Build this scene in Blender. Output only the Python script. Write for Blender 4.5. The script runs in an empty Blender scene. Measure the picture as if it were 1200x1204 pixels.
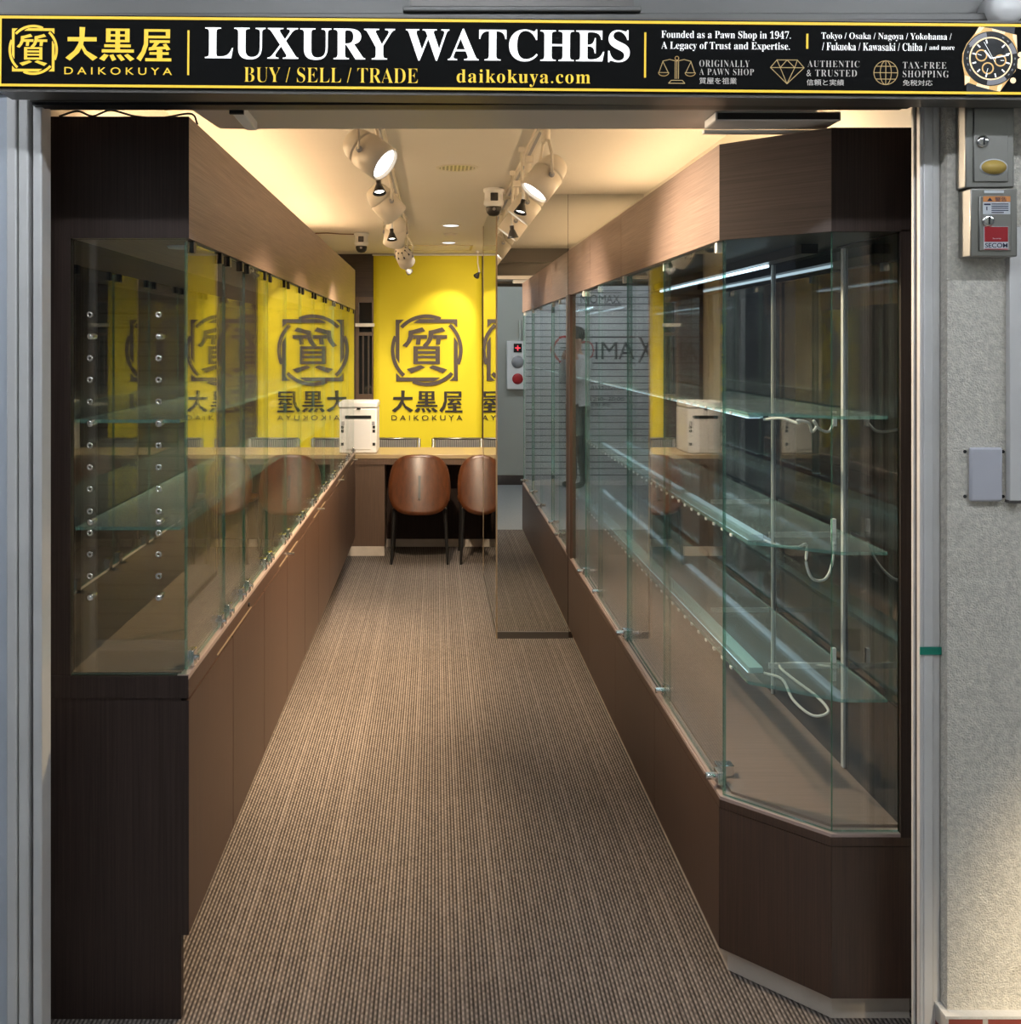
import bpy, bmesh, math, random
from mathutils import Vector, Matrix, Euler
random.seed(7)
PI = math.pi
SC = bpy.context.scene
COL = SC.collection

# ------------------------------------------------------------------ camera
EYE = 1.6
cam_d = bpy.data.cameras.new('camera'); cam = bpy.data.objects.new('camera', cam_d); COL.objects.link(cam)
cam.location = (0, 0, EYE); cam.rotation_euler = (PI/2, 0, 0)
cam_d.sensor_fit = 'HORIZONTAL'; cam_d.sensor_width = 36; cam_d.lens = 36.0
cam_d.shift_x = 88/1200; cam_d.shift_y = -197/1200
cam_d.clip_start = .05; cam_d.clip_end = 60
SC.camera = cam
# ------------------------------------------------------------------ world, exposure
w = bpy.data.worlds.new('world'); SC.world = w; w.use_nodes = True
w.node_tree.nodes['Background'].inputs[0].default_value = (.62, .72, .9, 1)
w.node_tree.nodes['Background'].inputs[1].default_value = .18
SC.view_settings.view_transform = 'Standard'; SC.view_settings.look = 'None'
SC.view_settings.exposure = 0.0; SC.view_settings.gamma = 1.0; SC.view_settings.use_curve_mapping = False
SC.cycles.max_bounces = 14; SC.cycles.glossy_bounces = 8; SC.cycles.transparent_max_bounces = 48
SC.cycles.diffuse_bounces = 4; SC.cycles.sample_clamp_indirect = 4.0
SC.cycles.caustics_reflective = True; SC.cycles.caustics_refractive = False; SC.cycles.blur_glossy = .5
# light levels
WARM = (1.0, .70, .40); NEUTRAL = (1.0, .80, .57); COOL = (.80, .92, 1.0)
SPOT_W = 215.0; SMALL_W = 11.0; DOWN_W = 65.0
COVE_E = 31.0; LED_E = 2.4; ARCADE_E = 80.0

# ------------------------------------------------------------------ materials
def new_mat(name):
    m = bpy.data.materials.new(name); m.use_nodes = True
    nt = m.node_tree
    return m, nt, nt.nodes['Principled BSDF']
def N(nt, t, **kw):
    n = nt.nodes.new(t)
    for k, v in kw.items():
        if k.startswith('i_'):
            key = k[2:]; key = int(key) if key.isdigit() else key
            n.inputs[key].default_value = v
        else: setattr(n, k, v)
    return n
def pbr(name, col, rough=.5, metal=0., spec=.5, noise=0., nscale=30., bump=0., bscale=80., emit=None, es=0., coat=0.):
    m, nt, b = new_mat(name)
    b.inputs['Base Color'].default_value = (*col, 1); b.inputs['Roughness'].default_value = rough
    b.inputs['Metallic'].default_value = metal; b.inputs['Specular IOR Level'].default_value = spec
    b.inputs['Coat Weight'].default_value = coat
    L = nt.links
    if noise or bump:
        tc = N(nt, 'ShaderNodeTexCoord')
    if noise:
        n = N(nt, 'ShaderNodeTexNoise', i_Scale=nscale, i_Detail=4.); L.new(tc.outputs['Object'], n.inputs['Vector'])
        r = N(nt, 'ShaderNodeValToRGB')
        r.color_ramp.elements[0].position = .3; r.color_ramp.elements[1].position = .7
        r.color_ramp.elements[0].color = (*[c*(1-noise) for c in col], 1)
        r.color_ramp.elements[1].color = (*[min(1, c*(1+noise)) for c in col], 1)
        L.new(n.outputs[0], r.inputs[0]); L.new(r.outputs[0], b.inputs['Base Color'])
    if bump:
        n2 = N(nt, 'ShaderNodeTexNoise', i_Scale=bscale, i_Detail=3.); L.new(tc.outputs['Object'], n2.inputs['Vector'])
        bp = N(nt, 'ShaderNodeBump', i_Strength=bump, i_Distance=.004); L.new(n2.outputs[0], bp.inputs['Height'])
        L.new(bp.outputs[0], b.inputs['Normal'])
    if emit:
        b.inputs['Emission Color'].default_value = (*emit, 1); b.inputs['Emission Strength'].default_value = es
    return m
def wood(name, col, scale, rough=.4, var=.35, spec=.5, bump=.08):
    m, nt, b = new_mat(name); L = nt.links
    tc = N(nt, 'ShaderNodeTexCoord'); mp = N(nt, 'ShaderNodeMapping'); mp.inputs['Scale'].default_value = scale
    L.new(tc.outputs['Object'], mp.inputs['Vector'])
    n = N(nt, 'ShaderNodeTexNoise', i_Scale=1., i_Detail=5., i_Roughness=.65); L.new(mp.outputs[0], n.inputs['Vector'])
    r = N(nt, 'ShaderNodeValToRGB'); e = r.color_ramp.elements
    e[0].position = .3; e[1].position = .7
    e[0].color = (*[c*(1-var) for c in col], 1); e[1].color = (*[c*(1+var) for c in col], 1)
    L.new(n.outputs[0], r.inputs[0]); L.new(r.outputs[0], b.inputs['Base Color'])
    b.inputs['Roughness'].default_value = rough; b.inputs['Specular IOR Level'].default_value = spec
    bp = N(nt, 'ShaderNodeBump', i_Strength=bump, i_Distance=.002); L.new(n.outputs[0], bp.inputs['Height']); L.new(bp.outputs[0], b.inputs['Normal'])
    return m
def glass_mat(name, tint, refl=1.0, f0=.04, dust=0., dcol=(.75, .85, .88)):
    """clear pane: transparent with a Fresnel (Schlick) reflection on each face"""
    m = bpy.data.materials.new(name); m.use_nodes = True; nt = m.node_tree; nt.nodes.clear(); L = nt.links
    out = N(nt, 'ShaderNodeOutputMaterial'); mix = N(nt, 'ShaderNodeMixShader')
    tr = N(nt, 'ShaderNodeBsdfTransparent'); tr.inputs[0].default_value = (*tint, 1)
    gl = N(nt, 'ShaderNodeBsdfGlossy'); gl.inputs['Roughness'].default_value = 0.0; gl.inputs[0].default_value = (refl, refl, refl, 1)
    geo = N(nt, 'ShaderNodeNewGeometry'); dot = N(nt, 'ShaderNodeVectorMath', operation='DOT_PRODUCT')
    L.new(geo.outputs['Normal'], dot.inputs[0]); L.new(geo.outputs['Incoming'], dot.inputs[1])
    ab = N(nt, 'ShaderNodeMath', operation='ABSOLUTE'); L.new(dot.outputs['Value'], ab.inputs[0])
    om = N(nt, 'ShaderNodeMath', operation='SUBTRACT', i_0=1.0); L.new(ab.outputs[0], om.inputs[1])
    pw = N(nt, 'ShaderNodeMath', operation='POWER', i_1=5.0); L.new(om.outputs[0], pw.inputs[0])
    ma = N(nt, 'ShaderNodeMath', operation='MULTIPLY_ADD', i_1=1-f0, i_2=f0); L.new(pw.outputs[0], ma.inputs[0])
    L.new(ma.outputs[0], mix.inputs[0]); L.new(tr.outputs[0], mix.inputs[1]); L.new(gl.outputs[0], mix.inputs[2])
    if dust:
        df = N(nt, 'ShaderNodeBsdfDiffuse'); df.inputs[0].default_value = (*dcol, 1); m2 = N(nt, 'ShaderNodeMixShader', i_0=dust)
        L.new(mix.outputs[0], m2.inputs[1]); L.new(df.outputs[0], m2.inputs[2]); L.new(m2.outputs[0], out.inputs[0])
    else: L.new(mix.outputs[0], out.inputs[0])
    return m
def mirror_mat(name, col, rough=0.0):
    m = bpy.data.materials.new(name); m.use_nodes = True; nt = m.node_tree; nt.nodes.clear()
    out = N(nt, 'ShaderNodeOutputMaterial'); gl = N(nt, 'ShaderNodeBsdfGlossy')
    gl.inputs['Roughness'].default_value = rough; gl.inputs[0].default_value = (*col, 1)
    nt.links.new(gl.outputs[0], out.inputs[0]); return m
def emis(name, col, s):
    m = bpy.data.materials.new(name); m.use_nodes = True; nt = m.node_tree; nt.nodes.clear()
    out = N(nt, 'ShaderNodeOutputMaterial'); e = N(nt, 'ShaderNodeEmission')
    e.inputs[0].default_value = (*col, 1); e.inputs[1].default_value = s
    nt.links.new(e.outputs[0], out.inputs[0]); return m
def carpet_mat():
    m, nt, b = new_mat('ribbed_carpet'); L = nt.links
    tc = N(nt, 'ShaderNodeTexCoord'); sx = N(nt, 'ShaderNodeSeparateXYZ'); L.new(tc.outputs['Object'], sx.inputs[0])
    def math_(op, a, c=None, d=None):
        n = N(nt, 'ShaderNodeMath', operation=op)
        for i, v in enumerate((a, c, d)):
            if v is None: continue
            if isinstance(v, (int, float)): n.inputs[i].default_value = v
            else: L.new(v, n.inputs[i])
        return n.outputs[0]
    x, y = sx.outputs[0], sx.outputs[1]
    # ribs along the depth of the shop
    sxr = math_('SINE', math_('MULTIPLY', x, 2*PI/.0105))
    rib = math_('MULTIPLY_ADD', sxr, .5, .5)
    col_id = math_('FLOOR', math_('DIVIDE', x, .0105))
    shift = math_('MULTIPLY', math_('MODULO', col_id, 2.0), PI)
    loop = math_('MULTIPLY_ADD', math_('SINE', math_('ADD', math_('MULTIPLY', y, 2*PI/.021), shift)), .5, .5)
    h = math_('MULTIPLY', rib, math_('MULTIPLY_ADD', loop, .5, .5))
    wn = N(nt, 'ShaderNodeTexWhiteNoise', noise_dimensions='2D')
    cv = N(nt, 'ShaderNodeCombineXYZ'); L.new(col_id, cv.inputs[0]); L.new(math_('FLOOR', math_('DIVIDE', y, .021)), cv.inputs[1])
    L.new(cv.outputs[0], wn.inputs['Vector'])
    nz = N(nt, 'ShaderNodeTexNoise', i_Scale=2.2, i_Detail=3.); L.new(tc.outputs['Object'], nz.inputs['Vector'])
    # fine noise across the ribs: single ribs of a lighter yarn
    wr = N(nt, 'ShaderNodeTexWhiteNoise', noise_dimensions='1D'); L.new(col_id, wr.inputs['W'])
    f = math_('MULTIPLY_ADD', wn.outputs['Value'], .13, math_('MULTIPLY', h, .85))
    f = math_('MULTIPLY_ADD', math_('POWER', wr.outputs['Value'], 6.0), .18, f)
    r = N(nt, 'ShaderNodeValToRGB'); e = r.color_ramp.elements
    e[0].position = .08; e[0].color = (.036, .030, .027, 1); e[1].position = .98; e[1].color = (.305, .262, .235, 1)
    L.new(f, r.inputs[0])
    # carpet tile joints every half metre
    def joint(c, off):
        t = math_('PINGPONG', math_('ADD', c, off), .25)
        return math_('GREATER_THAN', t, .2485)
    j = math_('MAXIMUM', joint(x, .16), joint(y, .08))
    mul = math_('MULTIPLY_ADD', j, -.28, math_('MULTIPLY_ADD', nz.outputs[0], .22, .9))
    mx = N(nt, 'ShaderNodeVectorMath', operation='SCALE'); L.new(r.outputs[0], mx.inputs[0]); L.new(mul, mx.inputs['Scale'])
    L.new(mx.outputs[0], b.inputs['Base Color'])
    b.inputs['Roughness'].default_value = .95; b.inputs['Specular IOR Level'].default_value = .15
    bp = N(nt, 'ShaderNodeBump', i_Strength=.55, i_Distance=.004); L.new(h, bp.inputs['Height']); L.new(bp.outputs[0], b.inputs['Normal'])
    return m
def band_mat(name, col, line, pitch, width, axis=2, off=0., rough=.6, bump=.4, noise=.1, nscale=40., spec=.3, nb=.3, nbs=120.):
    """a surface with thin horizontal joints at a regular pitch"""
    m, nt, b = new_mat(name); L = nt.links
    tc = N(nt, 'ShaderNodeTexCoord'); sx = N(nt, 'ShaderNodeSeparateXYZ'); L.new(tc.outputs['Object'], sx.inputs[0])
    ad = N(nt, 'ShaderNodeMath', operation='ADD', i_1=off); L.new(sx.outputs[axis], ad.inputs[0])
    pp = N(nt, 'ShaderNodeMath', operation='PINGPONG', i_1=pitch/2); L.new(ad.outputs[0], pp.inputs[0])
    gt = N(nt, 'ShaderNodeMath', operation='GREATER_THAN', i_1=pitch/2-width/2); L.new(pp.outputs[0], gt.inputs[0])
    n = N(nt, 'ShaderNodeTexNoise', i_Scale=nscale, i_Detail=5.); L.new(tc.outputs['Object'], n.inputs['Vector'])
    r = N(nt, 'ShaderNodeValToRGB'); e = r.color_ramp.elements
    e[0].position = .3; e[1].position = .7
    e[0].color = (*[c*(1-noise) for c in col], 1); e[1].color = (*[c*(1+noise) for c in col], 1)
    L.new(n.outputs[0], r.inputs[0])
    mx = N(nt, 'ShaderNodeMix', data_type='RGBA'); L.new(gt.outputs[0], mx.inputs[0]); L.new(r.outputs[0], mx.inputs[6]); mx.inputs[7].default_value = (*line, 1)
    L.new(mx.outputs[2], b.inputs['Base Color']); b.inputs['Roughness'].default_value = rough; b.inputs['Specular IOR Level'].default_value = spec
    n2 = N(nt, 'ShaderNodeTexNoise', i_Scale=nbs, i_Detail=4.); L.new(tc.outputs['Object'], n2.inputs['Vector'])
    hh = N(nt, 'ShaderNodeMath', operation='MULTIPLY_ADD', i_1=-1.0); L.new(gt.outputs[0], hh.inputs[0])
    sc = N(nt, 'ShaderNodeMath', operation='MULTIPLY', i_1=nb); L.new(n2.outputs[0], sc.inputs[0]); L.new(sc.outputs[0], hh.inputs[2])
    bp = N(nt, 'ShaderNodeBump', i_Strength=bump, i_Distance=.005); L.new(hh.outputs[0], bp.inputs['Height']); L.new(bp.outputs[0], b.inputs['Normal'])
    return m
def brick_mat():
    m, nt, b = new_mat('red_brick_tile'); L = nt.links
    tc = N(nt, 'ShaderNodeTexCoord'); mp = N(nt, 'ShaderNodeMapping'); mp.inputs['Rotation'].default_value = (PI/2, 0, 0)
    L.new(tc.outputs['Object'], mp.inputs['Vector'])
    br = N(nt, 'ShaderNodeTexBrick', i_Scale=1.0); br.inputs['Color1'].default_value = (.23, .035, .022, 1); br.inputs['Color2'].default_value = (.19, .03, .02, 1)
    br.inputs['Mortar'].default_value = (.42, .40, .38, 1); br.inputs['Mortar Size'].default_value = .006
    br.inputs['Brick Width'].default_value = .085; br.inputs['Row Height'].default_value = .056
    L.new(mp.outputs[0], br.inputs['Vector']); L.new(br.outputs[0], b.inputs['Base Color']); b.inputs['Roughness'].default_value = .35
    return m

M = {}
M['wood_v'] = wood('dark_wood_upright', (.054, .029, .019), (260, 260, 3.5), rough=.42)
M['wood_h'] = wood('dark_wood_lying', (.27, .188, .158), (260, 3.0, 320), rough=.38)  # same wood made paler: the aisle's light is put into its colour
M['wood_hx'] = wood('dark_wood_lying_front', (.066, .046, .040), (3.0, 3.0, 320), rough=.42)  # same wood made darker: weaker light on the chamfer is in its colour
M['wood_end'] = wood('dark_wood_end', (.036, .023, .019), (230, 230, 3.0), rough=.55, spec=.22)  # same wood, darkest copy: shade on the front ends is in its colour
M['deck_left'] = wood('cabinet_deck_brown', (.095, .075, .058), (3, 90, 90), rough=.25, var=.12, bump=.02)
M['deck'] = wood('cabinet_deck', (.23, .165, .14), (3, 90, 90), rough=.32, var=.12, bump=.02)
M['sill'] = pbr('sill_strip', (.42, .33, .30), .35, .3)
M['dark_gap'] = pbr('shadow_gap_black', (.008, .007, .007), .8)
M['kick'] = pbr('cream_toe_kick', (.60, .53, .46), .5, noise=.08, nscale=12)
M['glass'] = glass_mat('clear_pane', (.965, .985, .975))
M['shelf_glass'] = glass_mat('shelf_glass', (.93, .962, .957), f0=.055, dust=.05, dcol=(.62, .84, .90))
M['glass_edge'] = glass_mat('green_glass_edge', (.40, .64, .56), f0=.08, dust=.10, dcol=(.30, .60, .52))
M['shelf_edge'] = glass_mat('green_shelf_edge', (.40, .66, .62), f0=.15, dust=.18, dcol=(.35, .62, .60))
M['back_mirror'] = pbr('dark_back_glass', (.010, .011, .013), .015)
M['back_mirror'].node_tree.nodes['Principled BSDF'].inputs['IOR'].default_value = 2.0
M['mirror'] = mirror_mat('silver_mirror', (.80, .815, .80), .0)
M['chrome'] = pbr('chrome', (.80, .80, .80), .12, 1.)
M['pale_metal'] = pbr('pale_metal', (.70, .71, .72), .35, .4)
M['steel'] = pbr('brushed_steel', (.34, .33, .31), .38, 1., bump=.04, bscale=300)
M['brass_trim'] = pbr('brass_trim', (.46, .36, .25), .35, .7)
M['carpet'] = carpet_mat()
M['ceiling'] = pbr('cream_ceiling_paint', (.80, .75, .665), .7, spec=.2, noise=.02, nscale=1.2)
M['wall_dark'] = wood('dark_wall_panel', (.050, .034, .028), (6, 6, 160), rough=.5)
M['wall_cream'] = pbr('cream_wall', (.55, .48, .38), .7)
M['alu'] = pbr('grey_aluminium', (.68, .665, .66), .45, .15, noise=.05, nscale=9)
M['alu_blue'] = pbr('pale_blue_grey_paint', (.52, .56, .63), .5, noise=.05, nscale=5)
M['alu_mid'] = pbr('mid_grey_metal', (.13, .125, .12), .45, .3)
M['alu_dark'] = pbr('dark_bronze_metal', (.115, .105, .098), .38, .5)
M['soffit'] = pbr('soffit_grey', (.58, .54, .50), .45, .2)
M['black'] = pbr('black_plastic', (.012, .012, .013), .4)
M['black_m'] = pbr('black_metal_tube', (.018, .017, .017), .35, .3)
M['white_pl'] = pbr('white_plastic', (.80, .80, .80), .4)
M['white_warm'] = pbr('cream_white_enamel', (.74, .68, .58), .38)
M['grey_pl'] = pbr('grey_plastic', (.33, .33, .35), .45)
M['plate'] = pbr('pale_grey_plate', (.50, .50, .56), .35)
M['concrete'] = band_mat('rough_concrete', (.70, .66, .59), (.73, .69, .62), .1475, .006, 2, .02, rough=.85, bump=.55, noise=.16, nscale=90, nb=3.0, nbs=260)
M['brick'] = brick_mat()
M['mortar'] = pbr('white_mortar', (.55, .54, .53), .9, bump=.6, bscale=120)
M['paving'] = pbr('grey_paving', (.28, .285, .28), .55, noise=.1, nscale=50)
M['corr_wall'] = pbr('grey_green_wall', (.40, .41, .37), .7)
M['corr_ceil'] = pbr('arcade_ceiling_paint', (.42, .43, .44), .7)
M['shutter'] = band_mat('shutter_slats', (.55, .56, .57), (.10, .10, .11), .075, .010, 2, 0., rough=.45, bump=.5, noise=.05, nscale=3, nb=.05)
M['shutter_dark'] = band_mat('dark_shutter_slats', (.06, .062, .065), (.012, .012, .013), .075, .010, 2, 0., rough=.5, bump=.5, noise=.05, nscale=3, nb=.05)
M['brown_base'] = pbr('brown_baseboard', (.06, .045, .04), .5)
M['sign_black'] = pbr('sign_black', (.002, .002, .002), .7, spec=.1)
M['sign_gold'] = pbr('sign_gold_backlit', (.5, .36, .03), .4, emit=(.78, .50, .035), es=.85)  # glow added so the gold reads bright, nothing lights it from behind
M['sign_white'] = pbr('sign_white_backlit', (.8, .8, .8), .4, emit=(1, 1, 1), es=.85)  # white letters get an added glow too, without a backlight
M['sign_grey'] = pbr('sign_grey_print', (.4, .38, .36), .4, emit=(.62, .58, .55), es=.5)  # grey, tan and watch-gold prints also carry an added glow
M['sign_tan'] = pbr('sign_thin_gold', (.35, .26, .12), .4, emit=(.55, .38, .16), es=.5)
M['w_gold'] = pbr('watch_gold', (.55, .36, .14), .35, emit=(.75, .47, .17), es=.6)
M['w_light'] = pbr('watch_light_gold', (.8, .62, .38), .35, emit=(1, .80, .50), es=.7)
M['w_black'] = pbr('watch_black', (.006, .006, .008), .3)
M['w_grey'] = pbr('watch_grey', (.18, .18, .20), .3, emit=(.25, .25, .28), es=.5)
M['w_strap'] = pbr('watch_strap', (.012, .014, .022), .4)
M['yellow'] = pbr('yellow_banner_cloth', (.73, .64, .03), .62, spec=.25, bump=.12, bscale=9)
M['ink'] = pbr('black_print', (.012, .011, .012), .55)
M['ink_brown'] = pbr('charcoal_print', (.055, .042, .042), .55)
M['chair_wood'] = wood('chair_red_brown_veneer', (.082, .025, .008), (40, 40, 3.5), rough=.30, var=.35, spec=.5, bump=.02)
M['counter'] = wood('counter_brown', (.105, .066, .046), (160, 160, 4), rough=.42, var=.2)
M['counter_top'] = wood('counter_top_tan', (.36, .27, .16), (4, 120, 120), rough=.28, var=.12, bump=.02)
M['perf'] = band_mat('perforated_grey_metal', (.25, .25, .25), (.05, .05, .05), .016, .007, 0, 0., rough=.35, bump=.3, noise=.05, spec=.6)
M['red'] = pbr('red_plastic', (.42, .02, .025), .4)
M['red_print'] = pbr('red_print', (.40, .03, .03), .5)
M['dark_print'] = pbr('dark_print', (.035, .035, .04), .5)
M['red_lamp'] = emis('red_lamp', (1, .05, .08), 2.5)
M['secom_red'] = pbr('sticker_red', (.30, .008, .015), .4)
M['sticker'] = pbr('white_sticker', (.62, .64, .68), .4)
M['navy'] = pbr('navy_print', (.015, .02, .06), .4)
M['orange'] = pbr('orange_sticker', (.62, .24, .07), .45)
M['gold_st'] = pbr('ochre_sticker', (.50, .34, .08), .45)
M['tape'] = pbr('green_tape', (.004, .20, .14), .5)
M['wire'] = pbr('brown_wire', (.16, .07, .035), .5)
M['cable'] = pbr('white_cable', (.80, .80, .78), .4)
M['led_body'] = pbr('pale_blue_led_profile', (.40, .66, .74), .35)
M['e_tube'] = emis('thin_cool_tube', (.66, .86, 1.0), 3.0)  # glow standing in for a reflected arcade tube
M['e_cove'] = emis('warm_tube', WARM, COVE_E)
M['e_led'] = emis('cool_led', (.62, .86, 1.0), LED_E)
M['e_arc'] = emis('cool_tube', (.86, .93, 1.0), ARCADE_E)
M['e_lens'] = emis('lamp_lens', (1, .97, .95), 6.0)
M['e_down'] = emis('downlight_lens', (.85, .93, 1.0), 3.0)
M['e_small'] = emis('small_lamp_lens', (1, .95, .85), 8.0)
M['win_glass'] = pbr('dark_window_glass', (.02, .022, .024), .06, spec=.8)

# ------------------------------------------------------------------ mesh helpers
class MB:
    def __init__(s): s.bm = bmesh.new()
    def _set(s, faces, mi):
        for f in faces: f.material_index = mi
    def box(s, x0, x1, y0, y1, z0, z1, mi=0, thin=None, edge_mi=1, bevel=0., seg=2):
        v = [s.bm.verts.new((x, y, z)) for z in (z0, z1) for y in (y0, y1) for x in (x0, x1)]
        q = [(0, 2, 3, 1, 'z'), (4, 5, 7, 6, 'z'), (0, 1, 5, 4, 'y'), (2, 6, 7, 3, 'y'), (0, 4, 6, 2, 'x'), (1, 3, 7, 5, 'x')]
        fs = []
        for a, b, c, d, ax in q:
            f = s.bm.faces.new((v[a], v[b], v[c], v[d])); f.material_index = mi if (thin is None or ax == thin) else edge_mi; fs.append(f)
        if bevel:
            es = list({e for f in fs for e in f.edges})
            r = bmesh.ops.bevel(s.bm, geom=es, offset=bevel, segments=seg, affect='EDGES', profile=.5)
            for f in r['faces']: f.material_index = mi; f.smooth = True
        return s
    def poly(s, pts, mi=0):
        f = s.bm.faces.new([s.bm.verts.new(p) for p in pts]); f.material_index = mi; return s
    def prism(s, plan, z0, z1, mi=0, side_mi=None):
        """plan: list of (x,y), counter-clockwise"""
        lo = [s.bm.verts.new((x, y, z0)) for x, y in plan]; hi = [s.bm.verts.new((x, y, z1)) for x, y in plan]
        n = len(plan)
        s.bm.faces.new(list(reversed(lo))).material_index = mi; s.bm.faces.new(hi).material_index = mi
        for i in range(n):
            j = (i+1) % n
            s.bm.faces.new((lo[i], lo[j], hi[j], hi[i])).material_index = mi if side_mi is None else side_mi
        return s
    def lathe(s, prof, org=(0, 0, 0), axis=(0, 0, 1), n=24, mi=0, smooth=True):
        """prof: list of (radius, distance along the axis)"""
        q = Vector((0, 0, 1)).rotation_difference(Vector(axis).normalized()); o = Vector(org); rings = []
        for r, h in prof:
            if r < 1e-6: rings.append([s.bm.verts.new(o + q @ Vector((0, 0, h)))])
            else: rings.append([s.bm.verts.new(o + q @ Vector((r*math.cos(2*PI*i/n), r*math.sin(2*PI*i/n), h))) for i in range(n)])
        for a, b in zip(rings, rings[1:]):
            for i in range(n):
                j = (i+1) % n
                if len(a) == 1 and len(b) == 1: continue
                vs = (a[0], b[j], b[i]) if len(a) == 1 else (a[i], a[j], b[0]) if len(b) == 1 else (a[i], a[j], b[j], b[i])
                f = s.bm.faces.new(vs); f.material_index = mi; f.smooth = smooth
        return s
    def cyl(s, p0, p1, r0, r1=None, n=16, mi=0):
        p0, p1 = Vector(p0), Vector(p1); d = (p1-p0).length; r1 = r0 if r1 is None else r1
        return s.lathe([(0, 0), (r0, 0), (r0, 1e-5), (r1, d-1e-5), (r1, d), (0, d)], p0, p1-p0, n, mi)
    def disc(s, c, axis, r, n=24, mi=0): return s.lathe([(0, 0), (r, 0)], c, axis, n, mi, False)
    def tube(s, pts, r, n=8, mi=0):
        pts = [Vector(p) for p in pts]; rings = []
        up = Vector((0, 0, 1))
        for i, p in enumerate(pts):
            t = (pts[min(i+1, len(pts)-1)] - pts[max(i-1, 0)]).normalized()
            a = t.cross(up)
            if a.length < 1e-3: a = t.cross(Vector((1, 0, 0)))
            a.normalize(); b = t.cross(a)
            rings.append([s.bm.verts.new(p + r*(math.cos(2*PI*k/n)*a + math.sin(2*PI*k/n)*b)) for k in range(n)])
        for a, b in zip(rings, rings[1:]):
            for i in range(n):
                f = s.bm.faces.new((a[i], a[(i+1) % n], b[(i+1) % n], b[i])); f.smooth = True; f.material_index = mi
        s.bm.faces.new(rings[0]).material_index = mi; s.bm.faces.new(list(reversed(rings[-1]))).material_index = mi
        return s
    def build(s, name, mats, parent=None, recalc=True):
        if recalc: bmesh.ops.recalc_face_normals(s.bm, faces=s.bm.faces)
        me = bpy.data.meshes.new(name); s.bm.to_mesh(me); s.bm.free()
        for m in (mats if isinstance(mats, (list, tuple)) else [mats]): me.materials.append(M[m] if isinstance(m, str) else m)
        o = bpy.data.objects.new(name, me); COL.objects.link(o)
        if parent: o.parent = parent
        return o
def spline(pts, k=8):
    P = [Vector(p) for p in pts]; P = [2*P[0]-P[1]] + P + [2*P[-1]-P[-2]]; out = []
    for i in range(1, len(P)-2):
        for j in range(k):
            t = j/k; a, b, c, d = P[i-1:i+3]
            out.append(.5*((2*b)+(c-a)*t+(2*a-5*b+4*c-d)*t*t+(3*b-a-3*c+d)*t**3))
    return out + [P[-2]]
def tag(o, label=None, cat=None, group=None, kind=None):
    for k, v in (('label', label), ('category', cat), ('group', group), ('kind', kind)):
        if v: o[k] = v
    return o
def thing(name, label, cat, loc=(0, 0, 0), group=None, rot=(0, 0, 0)):
    o = bpy.data.objects.new(name, None); COL.objects.link(o); o.location = loc; o.rotation_euler = rot
    o.empty_display_size = .1
    return tag(o, label, cat, group)
def struct(o, label=None, cat=None):
    return tag(o, label, cat, None, 'structure')
def copy_tree(o, parent=None):
    c = o.copy(); COL.objects.link(c); c.parent = parent
    for ch in list(o.children): copy_tree(ch, c)
    return c
def lamp(name, kind, loc, direction, energy, col, parent=None, **kw):
    d = bpy.data.lights.new(name, kind); d.energy = energy; d.color = col
    for k, v in kw.items(): setattr(d, k, v)
    o = bpy.data.objects.new(name, d); COL.objects.link(o); o.location = loc
    o.rotation_euler = Vector(direction).to_track_quat('-Z', 'Y').to_euler()
    if parent: o.parent = parent
    return o
def box_obj(name, x0, x1, y0, y1, z0, z1, mat, parent=None, bevel=0.):
    return MB().box(x0, x1, y0, y1, z0, z1, bevel=bevel).build(name, mat, parent)

# -------- lettering: outlines placed flat on the X-Z plane of the parent (facing -Y)
def serif(s):
    o = ''
    for c in s:
        if 'A' <= c <= 'Z': o += chr(0x1D400+ord(c)-65)
        elif 'a' <= c <= 'z': o += chr(0x1D41A+ord(c)-97)
        elif '0' <= c <= '9': o += chr(0x1D7CE+ord(c)-48)
        else: o += c
    return o
def lettering(name, text, x0, x1, z0, z1, y, mat, parent, off=0., space=1., bold=0., mirror=False, tiny=0.):
    cu = bpy.data.curves.new('tmp', 'FONT'); cu.body = text; cu.offset = off; cu.space_character = space
    cu.resolution_u = 6
    t = bpy.data.objects.new('tmp', cu); COL.objects.link(t)
    dg = bpy.context.evaluated_depsgraph_get(); dg.update()
    me = bpy.data.meshes.new_from_object(t.evaluated_get(dg))
    bpy.data.objects.remove(t); bpy.data.curves.remove(cu)
    xs = [v.co.x for v in me.vertices]; ys = [v.co.y for v in me.vertices]
    ax, bx, ay, by = min(xs), max(xs), min(ys), max(ys)
    kx, kz = (x1-x0)/(bx-ax), (z1-z0)/(by-ay)
    bm = bmesh.new()
    shifts = [(0, 0)] if not bold else [(0, 0), (bold, 0), (-bold, 0), (0, bold), (0, -bold)]
    for n, (dx, dz) in enumerate(shifts):
        vs = []
        for v in me.vertices:
            px = x0+(v.co.x-ax)*kx
            if mirror: px = x0+x1-px
            vs.append(bm.verts.new((px+dx, y-n*2e-5, z0+(v.co.y-ay)*kz+dz)))
        for p in me.polygons:
            try: bm.faces.new([vs[i] for i in p.vertices])
            except ValueError: pass
    out = bpy.data.meshes.new(name); bm.to_mesh(out); bm.free(); bpy.data.meshes.remove(me)
    out.materials.append(M[mat])
    o = bpy.data.objects.new(name, out); COL.objects.link(o)
    if parent: o.parent = parent
    return o
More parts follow.
